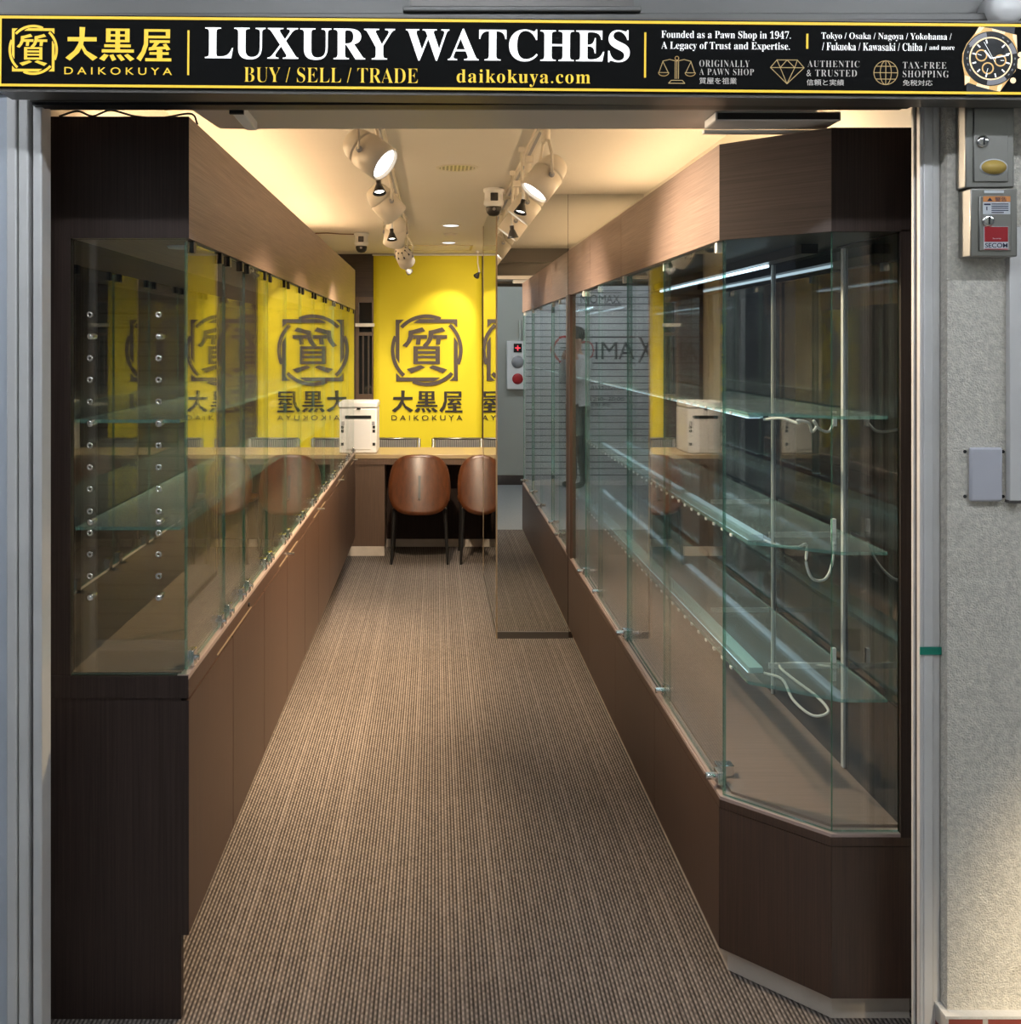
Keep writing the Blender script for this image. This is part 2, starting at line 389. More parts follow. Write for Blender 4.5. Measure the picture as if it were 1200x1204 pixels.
# hand drawn outlines of the shop's emblem and name, drawing units, y down
def arc_pts(cx, cy, r0, r1, a0, a1, n=14):
    A = [math.radians(a0+(a1-a0)*i/n) for i in range(n+1)]
    return [(cx+r1*math.cos(a), cy-r1*math.sin(a)) for a in A] + [(cx+r0*math.cos(a), cy-r0*math.sin(a)) for a in reversed(A)]
def rect(x0, y0, x1, y1): return [(x0, y0), (x1, y0), (x1, y1), (x0, y1)]
EMB_KANJI = []
for d in (0, 177):
    EMB_KANJI += [[(303+d, 292), (345+d, 285), (425+d, 262), (452+d, 296), (345+d, 322), (338+d, 362), (318+d, 402), (285+d, 440), (248+d, 424), (284+d, 386), (300+d, 345)],
                  rect(341+d, 331, 466+d, 363), [(371+d, 363), (411+d, 363), (405+d, 415), (366+d, 415)]]
EMB_KANJI += [rect(345, 430, 385, 588), rect(541, 430, 580, 588), rect(385, 430, 541, 455), rect(385, 473, 541, 497), rect(385, 514, 541, 538), rect(385, 562, 541, 588),
              [(284, 632), (412, 597), (450, 617), (326, 668)], [(480, 617), (518, 597), (645, 635), (605, 668)]]
def rot4(p):
    out = []; q = p
    for _ in range(4):
        out.append(q); q = [(463-(y-465), 465+(x-463)) for x, y in q]
    return out
EMB_RING = rot4(arc_pts(463, 465, 286, 318, 66, 138)) + rot4([(340, 224), (395, 194), (740, 194), (740, 270), (712, 232), (705, 224)])
SQ = rot4([(188, 194), (262, 194), (222, 232), (218, 262), (218, 580), (188, 530)])
EMB_RING = EMB_RING[:4] + SQ + rot4([(345, 224), (385, 199), (700, 199), (700, 224)])
NAME_KANJI = [
    rect(415, 152, 593, 178), [(488, 90), (522, 92), (518, 155), (510, 200), (485, 248), (430, 297), (402, 279), (455, 235), (482, 190), (488, 150)],
    [(509, 196), (532, 235), (600, 276), (570, 297), (520, 255), (497, 212)],
    rect(650, 98, 678, 182), rect(767, 98, 795, 182), rect(678, 98, 767, 113), rect(678, 133, 767, 147), rect(678, 167, 767, 182), rect(707, 182, 737, 228),
    rect(708, 113, 736, 167), rect(640, 195, 803, 213), rect(625, 226, 822, 245),
    [(640, 254), (668, 262), (640, 298), (610, 284)], [(672, 262), (696, 256), (714, 288), (690, 298)], [(715, 262), (740, 256), (768, 288), (745, 298)], [(762, 262), (785, 253), (826, 284), (800, 298)],
    [(884, 100), (910, 100), (908, 200), (892, 248), (864, 298), (838, 280), (868, 236), (883, 190)],
    rect(910, 100, 1043, 116), rect(910, 140, 1043, 156), rect(1017, 116, 1043, 140), rect(918, 168, 1042, 184),
    [(948, 184), (980, 184), (956, 209), (1008, 206), (998, 194), (1020, 188), (1046, 224), (1022, 231), (1016, 222), (912, 231), (914, 212), (930, 210)],
    rect(918, 241, 1036, 257), rect(963, 226, 997, 280), rect(892, 278, 1052, 297)]
def drawing(name, polys, fx, fz, y, mat, parent, step=1.5e-5):
    bm = bmesh.new()
    for n, p in enumerate(polys):
        try: bm.faces.new([bm.verts.new((fx(a), y-n*step, fz(b))) for a, b in p])
        except ValueError: pass
    me = bpy.data.meshes.new(name); bm.to_mesh(me); bm.free(); me.materials.append(M[mat])
    o = bpy.data.objects.new(name, me); COL.objects.link(o); o.parent = parent
    return o

# ================================================================== SETTING
CEIL = 2.42; XL, XR, YF, YB = -.95, 1.14, 2.30, 9.25
struct(box_obj('floor', XL-.2, XR+.2, YF, YB+.1, -.05, 0, 'carpet'), 'brown ribbed carpet tile floor of the narrow shop', 'floor')
struct(box_obj('ceiling', XL-.2, XR+.2, 2.32, YB+.1, CEIL, CEIL+.08, 'ceiling'), 'cream painted shop ceiling washed with warm light', 'ceiling')
struct(box_obj('wall_left', XL-.1, XL, 2.32, YB, 0, CEIL, 'ceiling'))
struct(box_obj('wall_right', XR, XR+.1, 2.32, YB, 0, CEIL, 'ceiling'))
wb = MB()
wb.box(XL-.1, -.72, YB, YB+.1, 0, CEIL); wb.box(-.55, XR+.1, YB, YB+.1, 0, CEIL)
wb.box(-.72, -.55, YB, YB+.1, 0, 1.10); wb.box(-.72, -.55, YB, YB+.1, 2.03, CEIL)
struct(wb.build('wall_back', 'wall_dark'), 'dark brown rear wall behind the yellow banner', 'wall')
# small dark window in the rear wall, left of the banner
w1 = thing('window_1', 'small dark framed window in the rear wall left of the yellow banner', 'window', (-.635, YB, 1.1)); struct(w1)
fr = MB(); fr.box(-.085, .085, -.03, .06, 0, .05); fr.box(-.085, .085, -.03, .06, .88, .93); fr.box(-.085, -.06, -.03, .06, .05, .88); fr.box(.06, .085, -.03, .06, .05, .88)
fr.box(-.06, .06, -.02, .05, .58, .61)
fr.build('window_frame', 'counter', w1)
MB().box(-.06, .06, .02, .03, .05, .88).build('pane', 'win_glass', w1)
MB().box(-.085, .085, -.10, 0, .66, .69).build('ledge', 'white_pl', w1)
for a in (-.03, .02): MB().box(a, a+.015, .0, .015, .05, .58).build('mullion', 'wall_dark', w1)

# shop front: aluminium posts, header and soffit
def prof(name, parts, z0, z1, label):
    r = thing(name, label, 'door frame'); struct(r)
    for nm, x0, x1, y0, y1, mt in parts: box_obj(nm, x0, x1, y0, y1, z0, z1, mt, r, bevel=.003)
    return r
prof('trim_1', [('wide_panel', -1.7, -.942, 2.255, 2.33, 'alu_blue'), ('ribbed_strip', -.940, -.918, 2.235, 2.33, 'alu'), ('ribbed_strip', -.916, -.894, 2.240, 2.33, 'alu'),
                ('gap', -.894, -.886, 2.29, 2.33, 'dark_gap'), ('guide_rail', -.886, -.866, 2.245, 2.30, 'alu')], 0, 2.3, 'pale grey aluminium post left of the shop opening')
prof('trim_2', [('inner_rail', 1.0705, 1.078, 2.287, 2.30, 'alu'), ('gap', 1.0745, 1.09, 2.275, 2.287, 'dark_gap'), ('post_face', 1.0710, 1.1165, 2.258, 2.275, 'alu'),
                ('post_rib', 1.078, 1.100, 2.255, 2.2585, 'alu'), ('seal', 1.1165, 1.122, 2.262, 2.30, 'alu_dark')], 0, 2.3, 'lilac grey aluminium post right of the shop opening')
hd = thing('trim_3', 'dark bronze metal header behind and above the sign', 'header'); struct(hd)
MB().box(-1.7, 1.9, 2.245, 2.34, 2.152, 2.30).build('header_face', 'alu_dark', hd)
MB().box(-.88, 1.045, 2.215, 2.30, 2.128, 2.152).build('shutter_slot', 'alu_dark', hd)
MB().box(-.88, 1.045, 2.225, 2.262, 2.122, 2.128).build('slot_lip', 'black', hd)
MB().box(-1.7, 1.9, 2.19, 2.25, 2.295, 2.312, bevel=.003).box(-1.7, 1.9, 2.22, 2.26, 2.3121, 2.5).build('cornice', 'alu_mid', hd)
MB().box(-1.7, 1.9, 2.32, 2.40, 2.30, 2.60).build('upper_lintel', 'alu_dark', hd)
sf = thing('trim_4', 'grey metal soffit panel between the cabinets just inside the opening', 'soffit'); struct(sf)
MB().prism([(-.575, 2.30), (.905, 2.30), (.86, 2.585), (-.545, 2.585)], 2.146, 2.176).build('soffit_panel', 'soffit', sf)
MB().box(-.575, .905, 2.30, 2.32, 2.176, 2.42).build('riser', 'soffit', sf)

# arcade outside (seen in mirrors and glass only): paving, opposite wall, ceiling
struct(box_obj('pavement', -7, 7, -.6, YF, -.05, 0, 'paving'))
struct(box_obj('wall_opposite', -7, 7, -.75, -.52, 0, 3.2, 'corr_wall'), 'grey wall on the other side of the arcade', 'wall')
struct(box_obj('baseboard_opposite', -7, 7, -.52, -.505, 0, .11, 'brown_base'))
struct(box_obj('ceiling_arcade', -7, 7, -.6, 2.25, 3.0, 3.08, 'corr_ceil'))
struct(box_obj('wall_facade_left', -7, -1.7, 2.26, 2.5, 0, 3.0, 'corr_wall'))
WY = 2.23
fw = MB(); fw.box(1.1175, 7, WY, 2.305, .145, 2.29); struct(fw.build('wall_facade_right', 'concrete'), 'rough concrete block wall right of the shop opening', 'wall')
struct(box_obj('baseboard_brick', 1.105, 7, WY-.02, 2.305, 0, .142, 'brick'), 'red brick tile base of the concrete wall', 'wall base')
struct(box_obj('trim_mortar', 1.103, 7, WY-.022, 2.305, .140, .146, 'mortar'))
struct(box_obj('wall_facade_upper', -1.7, 1.1, 2.27, 2.34, 2.5, 3.0, 'corr_ceil'))
for i in range(5):
    x = -3.6+1.75*i
    t = thing('arcade_light', 'cool fluorescent batten on the arcade ceiling outside the shop', 'ceiling light', (x, .95, 3.0), 'fluorescent battens of the arcade')
    MB().box(-.65, .65, -.08, .08, -.04, 0).build('housing', 'white_pl', t)
    MB().cyl((-.62, 0, -.06), (.62, 0, -.06), .02).build('tube', 'e_arc', t)
def shutter(name, x0, x1, label, mt):
    t = thing(name, label, 'roller shutter', ((x0+x1)/2, -.50, 0)); hw = (x1-x0)/2
    MB().box(-hw+.04, hw-.04, -.02, .0, 0.02, 2.45).build('slats', mt, t)
    for a in (-hw, hw-.05): MB().box(a, a+.05, -.02, .04, 0, 2.45).build('guide_rail', 'alu', t)
    MB().box(-hw, hw, -.02, .12, 2.45, 2.75).build('shutter_box', 'alu', t)
    MB().box(-hw+.04, hw-.04, -.02, .02, 0, .05).build('bottom_bar', 'alu', t)
    return t
SX0, SX1 = -1.15, .50
tt = shutter('roller_shutter', SX0, SX1, 'pale slatted roller shutter with painted letters across the arcade, seen in reflections', 'shutter')
KM = 11.6/1200
def tx(u): return 1.446-(u-512)*KM-(SX0+SX1)/2        # along the shutter, letters run towards -X
def tz(v): return EYE-(v-405)*KM
b = .003
def tletter(name, txt, u0, u1, v0, v1, mt, **k): return lettering(name, txt, tx(u1), tx(u0), tz(v1), tz(v0), b, mt, tt, mirror=True, **k)
for v in (396.5, 427): MB().box(tx(742), tx(672), b-.002, b, tz(v)-.007, tz(v)+.007).build('lettering_rule', 'dark_print', tt)
def ring(u, v, r0, r1):
    o = MB().lathe([(r0*KM, 0), (r1*KM, 0)], (0, 0, 0), (0, 1, 0), 36, 0, False).build('painted_ring', 'red_print', tt, False); o.location = (tx(u), b, tz(v)); return o
ring(661, 411, 14, 16.5); o = ring(685, 412, 9.3, 11.2); o.scale = (.75, 1, 1)
MB().box(tx(663), tx(656), b-.002, b, tz(409)-.006, tz(409)+.006).build('painted_hand', 'dark_print', tt)
for ch, u0, u1, v0, v1 in (('I', 695, 697.5, 402, 422.5), ('M', 704, 723, 402, 422.5), ('A', 724.5, 741, 402, 422.5), ('X', 745, 763, 396, 426)): tletter('painted_letter', ch, u0, u1, v0, v1, 'dark_print')
tletter('painted_name', 'NO MAX', 680, 726, 346.5, 356.5, 'dark_print')
for v in (344, 359): MB().box(tx(728), tx(676), b-.002, b, tz(v)-.005, tz(v)+.005).build('name_rule', 'dark_print', tt)
tletter('painted_note', '03-3211-1100', 690, 733, 454, 458.5, 'dark_print'); tletter('painted_note', '12:00~20:00', 689, 731, 467, 471.5, 'dark_print'); tletter('painted_note', '定休日 木日', 689, 714, 473.5, 478, 'dark_print')
shutter('roller_shutter', -3.6, -1.25, 'dark slatted roller shutter across the arcade, reflected in the end pane', 'shutter_dark')
al = thing('fire_alarm_panel', 'pale alarm panel with red button and lamp on the wall across the arcade', 'fire alarm', (.93, -.52, 1.09))
MB().box(-.12, .12, 0, .07, 0, .55, bevel=.008).build('housing', 'white_pl', al)
MB().lathe([(0, .014), (.03, .012), (.062, .004), (.062, 0)], (0, .07, .12), (0, 1, 0)).build('push_button', 'red', al)
MB().lathe([(0, .004), (.07, .004), (.07, 0)], (0, .07, .31), (0, 1, 0)).build('speaker_grille', 'grey_pl', al)
MB().box(-.045, .045, .07, .078, .42, .52).build('lamp_recess', 'black', al)
MB().box(-.03, .03, .078, .084, .465, .475).box(-.005, .005, .078, .084, .44, .50).build('red_lamp', 'red_lamp', al)
MB().cyl((.03, .03, .55), (.03, .03, .78), .012).cyl((.07, .03, .55), (.07, .03, .70), .01).build('conduit', 'corr_wall', al)

# ================================================================== SIGN
KS = 2.1/1200                       # metres per drawing unit on the sign face
SG = thing('shop_sign', 'long black and gold shop sign above the opening reading LUXURY WATCHES', 'sign', ((0-512)*KS, 2.1, EYE-(60-405)*KS), None, (0, .0083, 0))
def sx_(u): return u*KS
def sz_(v): return (60-v)*KS
box_obj('sign_box', sx_(-3), sx_(1300), .004, .075, sz_(107), sz_(14), 'alu_dark', SG)
box_obj('black_face', sx_(-1), sx_(1298), 0, .005, sz_(103), sz_(17), 'sign_black', SG)
g = MB(); y0, y1 = -.002, 0
for a in ((0, 1297, 18.6, 21.6), (0, 1297, 98.6, 101.4), (0, 1.8, 21.6, 98.6), (1295, 1297, 21.6, 98.6)): g.box(sx_(a[0]), sx_(a[1]), y0, y1, sz_(a[3]), sz_(a[2]))
g.build('gold_border', 'sign_gold', SG)
for u, a, c in ((221.5, 34, 86.5), (758.2, 32, 85), (948.5, 32, 49.5)): MB().box(sx_(u-1.1), sx_(u+1.1), -.0015, 0, sz_(c), sz_(a)).build('gold_divider', 'sign_gold', SG)
def sgt(name, txt, u0, u1, v0, v1, mat, **kw): return lettering(name, txt, sx_(u0), sx_(u1), sz_(v1), sz_(v0), -.001, mat, SG, **kw)
k1 = .098
drawing('emblem', EMB_KANJI+EMB_RING, lambda a: sx_(39.3+(a-463)*58/636), lambda b_: sz_(58.5+(b_-465)*59/636), -.001, 'sign_gold', SG)
drawing('shop_name', NAME_KANJI, lambda a: sx_(a*.19167), lambda b_: sz_(15+b_*.19167-1.2), -.001, 'sign_gold', SG)
sgt('name_lettering', 'DAIKOKUYA', 76, 202.5, 78.2, 86.8, 'sign_gold', space=1.55, off=.004)
sgt('headline', serif('LUXURY WATCHES'), 241, 740, 29.5, 67.5, 'sign_white')
sgt('services_lettering', serif('BUY / SELL / TRADE'), 287, 491.5, 76.4, 94.2, 'sign_gold', off=-.014)
sgt('web_address', serif('daikokuya.com'), 537, 694, 77, 97.2, 'sign_gold', space=1.12, off=-.004)
sgt('history_line', serif('Founded as a Pawn Shop in 1947.'), 777, 929, 29.2, 40.5, 'sign_white', off=-.008)
sgt('history_line', serif('A Legacy of Trust and Expertise.'), 777, 928, 42.4, 53.4, 'sign_white', off=-.008)
sgt('cities_line', serif('Tokyo / Osaka / Nagoya / Yokohama /'), 965, 1118, 30.2, 39.8, 'sign_white', off=-.008)
sgt('cities_line', serif('/ Fukuoka / Kawasaki / Chiba /'), 966, 1089, 42.0, 51.2, 'sign_white', off=-.008)
sgt('cities_line', serif('and more'), 1092, 1121.5, 44, 49.6, 'sign_white', off=-.01)
for txt, u0, u1, v0, v1 in (('ORIGINALLY', 822, 881, 63.8, 71.8), ('A PAWN SHOP', 822, 886, 73.8, 81.4), ('AUTHENTIC', 949, 1010, 63.4, 71), ('& TRUSTED', 948, 1007, 74, 82), ('TAX-FREE', 1061, 1112, 64, 71.6), ('SHOPPING', 1061, 1115, 74.2, 82.2)):
    sgt('badge_lettering', serif(txt), u0, u1, v0, v1, 'sign_grey', off=-.014, space=1.15)
for txt, u0, u1, v0, v1 in (('質屋を祖業', 822, 866, 84.4, 92), ('信頼と実績', 948, 992, 85.4, 92.6), ('免税対応', 1061, 1096, 85.2, 92)):
    sgt('badge_lettering', txt, u0, u1, v0, v1, 'sign_grey')
def line_art(name, segs, wd, mat):
    bm = MB()
    for n, pts in enumerate(segs):
        for (a, b_), (c, d) in zip(pts, pts[1:]):
            L_ = math.hypot(c-a, d-b_) or 1; nx, nz = -(d-b_)/L_*wd/2, (c-a)/L_*wd/2; ex, ez = (c-a)/L_*wd*.3, (d-b_)/L_*wd*.3
            yy = -.001-n*1.5e-5
            bm.poly([(sx_(p), yy, sz_(q)) for p, q in ((a+nx-ex, b_+nz-ez), (c+nx+ex, d+nz+ez), (c-nx+ex, d-nz+ez), (a-nx-ex, b_-nz-ez))])
    return bm.build(name, mat, SG, False)
def circ(cx, cy, rx, ry=None, a0=0, a1=360, n=28):
    ry = ry or rx
    return [(cx+rx*math.cos(math.radians(a0+(a1-a0)*i/n)), cy+ry*math.sin(math.radians(a0+(a1-a0)*i/n))) for i in range(n+1)]
line_art('scales_emblem', [circ(795.5, 62, 2.2), [(795.5, 64), (795.5, 86)], [(793.5, 66), (793.5, 86)], [(797.5, 66), (797.5, 86)], [(779, 65.5), (787, 63.5), (795, 65.5), (804, 63.5), (812, 65.5)],
    [(779, 66), (774.5, 79)], [(779, 66), (785.5, 79)], [(812, 66), (806, 79)], [(812, 66), (816.5, 79)], circ(780, 79, 6, 4, 0, 180), [(774, 79), (786, 79)], circ(811.3, 79, 6, 4, 0, 180), [(805.3, 79), (817.3, 79)],
    [(789, 88), (802, 88)], [(786, 91.5), (805, 91.5)], [(789, 88), (786, 91.5)], [(802, 88), (805, 91.5)]], .8, 'sign_tan')
line_art('diamond_emblem', [[(905.5, 72), (913, 63), (937, 63), (945, 72), (925, 91), (905.5, 72)], [(905.5, 72), (945, 72)], [(913, 63), (917, 72), (925, 91), (934, 72), (937, 63)], [(917, 72), (925, 63), (934, 72)]], .8, 'sign_tan')
line_art('globe_emblem', [circ(1041, 77, 14), circ(1041, 77, 6.5, 14), [(1041, 63), (1041, 91)], [(1027, 77), (1055, 77)], [(1029.3, 69.5), (1052.7, 69.5)], [(1029.3, 84.5), (1052.7, 84.5)]], .8, 'sign_tan')
# wristwatch picture at the sign's right end (flat print)
WC = (1163.7, 59.5)
def wq(p, q): return (1100+p/12, 20+q/12-9.6)       # picture units -> sign units
def flat(name, polys, y, mat):
    return drawing(name, [[wq(*p) for p in pl] for pl in polys], sx_, sz_, y, mat, WP)
WP = thing('tmp', None, None); WP.name = 'watch_picture'; WP.parent = SG
WP['label'] = 'gold chronograph picture printed on the sign'
def ell(cx, cy, r, n=40): return [(cx+r*math.cos(2*PI*i/n), cy+r*math.sin(2*PI*i/n)) for i in range(n)]
for p_ in ([(690, 90), (1110, 90), (1100, 250), (700, 170)], [(430, 930), (870, 1050), (860, 1110), (430, 1110)]): flat('strap', [p_], -.0010, 'w_strap')
flat('gold_case', [[(600, 140), (780, 160), (980, 215), (1130, 250), (1140, 460), (1150, 560), (1120, 760), (1010, 900), (900, 1055), (740, 1020), (450, 930), (405, 970), (400, 820), (365, 640), (370, 520), (430, 380), (540, 240)]], -.0013, 'w_gold')
flat('case_glint', [[(600, 142), (675, 145), (620, 215), (540, 250)], [(780, 165), (970, 212), (960, 245), (790, 200)], [(1075, 245), (1130, 255), (1138, 440), (1080, 300)], [(405, 825), (480, 850), (470, 920), (405, 960)], [(580, 935), (750, 980), (745, 1022), (565, 975)], [(870, 970), (935, 950), (905, 1050), (860, 1045)],
                     ell(1185, 530, 38, 14), ell(1085, 895, 42, 14), [(1140, 600), (1200, 560), (1200, 740), (1145, 720)]], -.0016, 'w_light')
flat('bezel', [ell(765, 590, 385)], -.0019, 'w_black')
for a0, a1 in ((100, 148), (12, 38), (262, 308)): flat('bezel_glint', [arc_pts(765, 590, 305, 372, a0, a1, 10)], -.0022, 'w_grey')
flat('dial_ring', [ell(765, 590, 305)], -.0025, 'w_light')
flat('dial', [ell(765, 590, 285)], -.0028, 'w_black')
flat('counter_ring', [arc_pts(cx, cy, 66, 86, 0, 359.9, 28) for cx, cy in ((630, 548), (898, 618), (722, 728))], -.0031, 'w_gold')
def bar(cx, cy, ang, ln, wd):
    c, s_ = math.cos(ang), math.sin(ang)
    return [(cx+a*c-b_*s_, cy+a*s_+b_*c) for a, b_ in ((-ln/2, -wd/2), (ln/2, -wd/2), (ln/2, wd/2), (-ln/2, wd/2))]
hm = [bar(765+245*math.cos(a), 590+245*math.sin(a), a, 55, 20) for a in [math.radians(15+30*i) for i in range(12)] if abs(((math.degrees(a)+180) % 360)-180+75) > 4]
def hand(x0, y0_, x1, y1_, wd): return bar((x0+x1)/2, (y0_+y1_)/2, math.atan2(y1_-y0_, x1-x0), math.hypot(x1-x0, y1_-y0_), wd)
flat('marker', hm + [hand(765, 590, 1015, 540, 16), hand(765, 590, 675, 480, 22), hand(820, 640, 665, 360, 6), hand(630, 548, 575, 530, 8), hand(898, 618, 950, 618, 8), hand(722, 728, 705, 790, 8)], -.0034, 'sign_white')
flat('bezel_numeral', [bar(765+338*math.cos(a), 590+338*math.sin(a), a+PI/2, 30, 16) for a in [math.radians(d) for d in list(range(-60, -20, 14))+list(range(0, 45, 14))+list(range(60, 76, 14))+list(range(150, 215, 15))]], -.0034, 'w_grey')

# small fittings on the front: fixture above the sign, sensor and batten on the soffit
hb = thing('header_fitting', 'flat grey metal fitting above the middle of the sign', 'fixture', (.18, 2.19, 2.312))
MB().box(-.25, .26, -.01, .03, 0, .012, bevel=.003).build('cover', 'alu_mid', hb); MB().box(-.235, .245, .0, .03, .012, .05).build('body', 'alu_dark', hb)
hb2 = thing('round_fitting', 'round pale fitting above the right end of the sign', 'fixture', (1.215, 2.19, 2.318)); MB().lathe([(0, -.03), (.03, -.03), (.038, -.02), (.038, .03), (0, .03)], (0, 0, 0), (0, 1, 0)).build('disc', 'alu', hb2)
ds = thing('door_sensor', 'flat dark sensor box under the soffit by the right cabinet', 'sensor', (.82, 2.44, 2.146))
MB().box(-.165, .13, -.05, .05, -.022, 0, bevel=.004).build('housing', 'alu', ds); MB().box(-.16, .125, -.052, -.048, -.019, -.004).build('dark_window', 'black', ds)
MB().box(-.165, .13, .05, .07, -.03, -.022).build('glow_lip', 'alu', ds)
bt = thing('magnet_catch', 'short white catch hanging from the soffit near the left cabinet', 'catch', (-.45, 2.36, 2.146))
MB().box(-.014, .014, -.05, .14, -.022, 0, bevel=.003).build('housing', 'white_pl', bt); MB().box(-.016, .016, -.055, -.045, -.025, -.003).build('end_cap', 'black', bt)

# ================================================================== WALL FITTINGS, right of the opening
def steel_box(name, label, x0, x1, yn, z0, z1):
    t = thing(name, label, 'control box', ((x0+x1)/2, 2.19, z0)); h = (x1-x0)/2; d = yn-2.19; H = z1-z0
    MB().box(-h, h, d, -.0005, 0, H, bevel=.003).build('housing', 'steel', t)
    MB().box(-h+.017, h-.015, d-.004, d, .012, H-.018, bevel=.0015).build('door', 'steel', t)
    MB().lathe([(0, .006), (.009, .006), (.013, .003), (.013, 0)], (-h+.035, d-.004, H*.52), (0, -1, 0), 20).build('lock', 'chrome', t)
    MB().box(-h+.0335, -h+.0365, d-.0115, d-.0095, H*.52-.008, H*.52+.008).build('keyhole', 'black', t)
    return t, h, d, H
u1, h, d, H = steel_box('control_box', 'tall brushed steel control box with oval sticker under the sign', 1.113, 1.2185, 2.147, 1.930, 2.118)
o = MB().lathe([(0, .0005), (.030, .0005), (.030, 0)], (0, 0, 0), (0, -1, 0), 32).build('oval_sticker', 'sticker', u1); o.scale = (1, 1, .6); o.location = (.006, d-.0045, .043)
o = MB().lathe([(0, .0005), (.027, .0005), (.027, 0)], (0, 0, 0), (0, -1, 0), 32).build('oval_print', 'gold_st', u1); o.scale = (1, 1, .57); o.location = (.006, d-.0055, .043)
u2, h, d, H = steel_box('control_box', 'steel key box with warning notice and red security sticker, lower of two', 1.119, 1.2195, 2.137, 1.784, 1.930)
yb = d-.0042
box_obj('white_tag', -.022, .020, yb-.0006+.003, yb+.003, H-.011, H-.005, 'sticker', u2)
box_obj('notice', -.026, .032, yb-.0006, yb, H-.056, H-.018, 'sticker', u2); box_obj('notice_band', -.026, .032, yb-.0012, yb-.0005, H-.030, H-.018, 'orange', u2)
lettering('notice_lettering', '▲ 警告', -.018, .024, H-.029, H-.020, yb-.0016, 'navy', u2)
g = MB()
for i in range(5): g.box(-.008, .028-(.01 if i == 4 else 0), yb-.0012, yb-.0006, H-.0355-i*.0045, H-.0335-i*.0045)
g.box(-.024, -.010, yb-.0012, yb-.0006, H-.037, H-.0335); g.box(-.019, -.017, yb-.0012, yb-.0006, H-.048, H-.040)
g.build('notice_print', 'navy', u2)
box_obj('sticker', -.024, .028, yb-.0006, yb, .014, .064, 'sticker', u2)
box_obj('sticker_red', -.023, .027, yb-.0012, yb-.0005, .031, .063, 'secom_red', u2); box_obj('sticker_line', -.023, .027, yb-.0012, yb-.0005, .0145, .0165, 'secom_red', u2)
lettering('sticker_lettering', 'SECOM', -.022, .026, .0185, .0285, yb-.0013, 'navy', u2, off=.012)
lettering('sticker_lettering', 'Security', -.006, .012, .036, .0395, yb-.0016, 'sticker', u2)
def plate(label, x, z, ww, hh):
    t = thing('cover_plate', label, 'cover plate', (x, 2.19, z))
    MB().box(-ww/2, ww/2, -.012, -.0005, -hh/2, hh/2, bevel=.0055, seg=3).build('plate', 'plate', t)
    for a in (-1, 1):
        for c in (-1, 1): MB().lathe([(0, .004), (.003, .003), (.004, 0)], (a*(ww/2+.006), 0, c*(hh/2-.01)), (0, -1, 0), 10).build('screw', 'black_m', t)
    return t
plate('pale grey rounded cover plate on the concrete wall beside the conduit', 1.176, 1.322, .071, .118)
plate('pale cover plate cut by the frame edge, right of the conduit', 1.292, 1.322, .071, .118)
cd = thing('conduit', 'pale square conduit running down the concrete wall below the steel boxes', 'conduit', (1.234, 2.19, 1.262))
MB().box(-.0125, .0125, -.018, -.0005, 0, .60, bevel=.002).build('channel', 'alu', cd); MB().box(-.0135, .0135, -.019, -.0005, .0, .006).build('end_cap', 'alu_dark', cd)
for o in [o for o in COL.objects if o.parent is None and o.name.split('.')[0] in ('control_box', 'cover_plate', 'conduit')]:
    kk = WY/2.19; o.location = (o.location.x*kk, WY, EYE+(o.location.z-EYE)*kk)
g = MB(); g.box(1.069, 1.1165, 2.2525, 2.2548, .915, .932); tag(g.build('green_tape', 'tape'), 'strip of green tape stuck on the right aluminium post', 'tape')

# ================================================================== LEFT DISPLAY CABINET
LX0, LX1, LY0, LY1 = -.93, -.585, 2.42, 7.42
LC = thing('display_cabinet', 'long dark wood glass display cabinet along the left side, shelves empty and unlit', 'display cabinet', (-.757, LY0, 0))
LC.location = (0, 0, 0)
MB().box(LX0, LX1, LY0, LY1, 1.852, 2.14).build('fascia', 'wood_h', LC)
MB().box(LX0, LX1+.0005, LY0-.002, LY0, 1.852, 2.14).build('fascia_end', 'wood_end', LC)  # thin sheet carrying the shaded copy of the fascia wood
MB().box(LX0, LX1-.018, LY0, LY0+.022, 0, .80).box(LX0, -.865, LY0-.002, LY0+.02, .80, 1.852).build('end_panel', 'wood_end', LC)
MB().box(LX0, LX1, LY0-.002, LY1, .762, .806).build('plinth_top', 'wood_v', LC)
MB().box(LX0, LX1-.001, LY0-.0035, LY0-.0018, .762, .815).build('front_rail', 'wood_end', LC)
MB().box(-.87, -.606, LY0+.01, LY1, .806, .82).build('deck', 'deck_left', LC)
MB().box(-.612, LX1, LY0, LY1, .806, .817).build('sill_strip', 'sill', LC)
MB().box(LX0, -.87, LY0+.022, LY1, .82, 1.852).build('back_carcass', 'wood_end', LC)
MB().box(-.870, -.866, LY0+.025, LY1-.004, .82, 1.852).build('back_mirror', 'back_mirror', LC)
MB().box(-.866, -.60, LY1-.02, LY1, .82, 1.852).build('far_end_panel', 'wood_end', LC)
MB().box(LX0, -.63, LY0+.022, LY1, .2, .762).build('carcass', 'wood_end', LC)
MB().box(LX0, -.86, LY0+.022, LY1, 0, .2).build('recessed_kick', 'wood_end', LC)
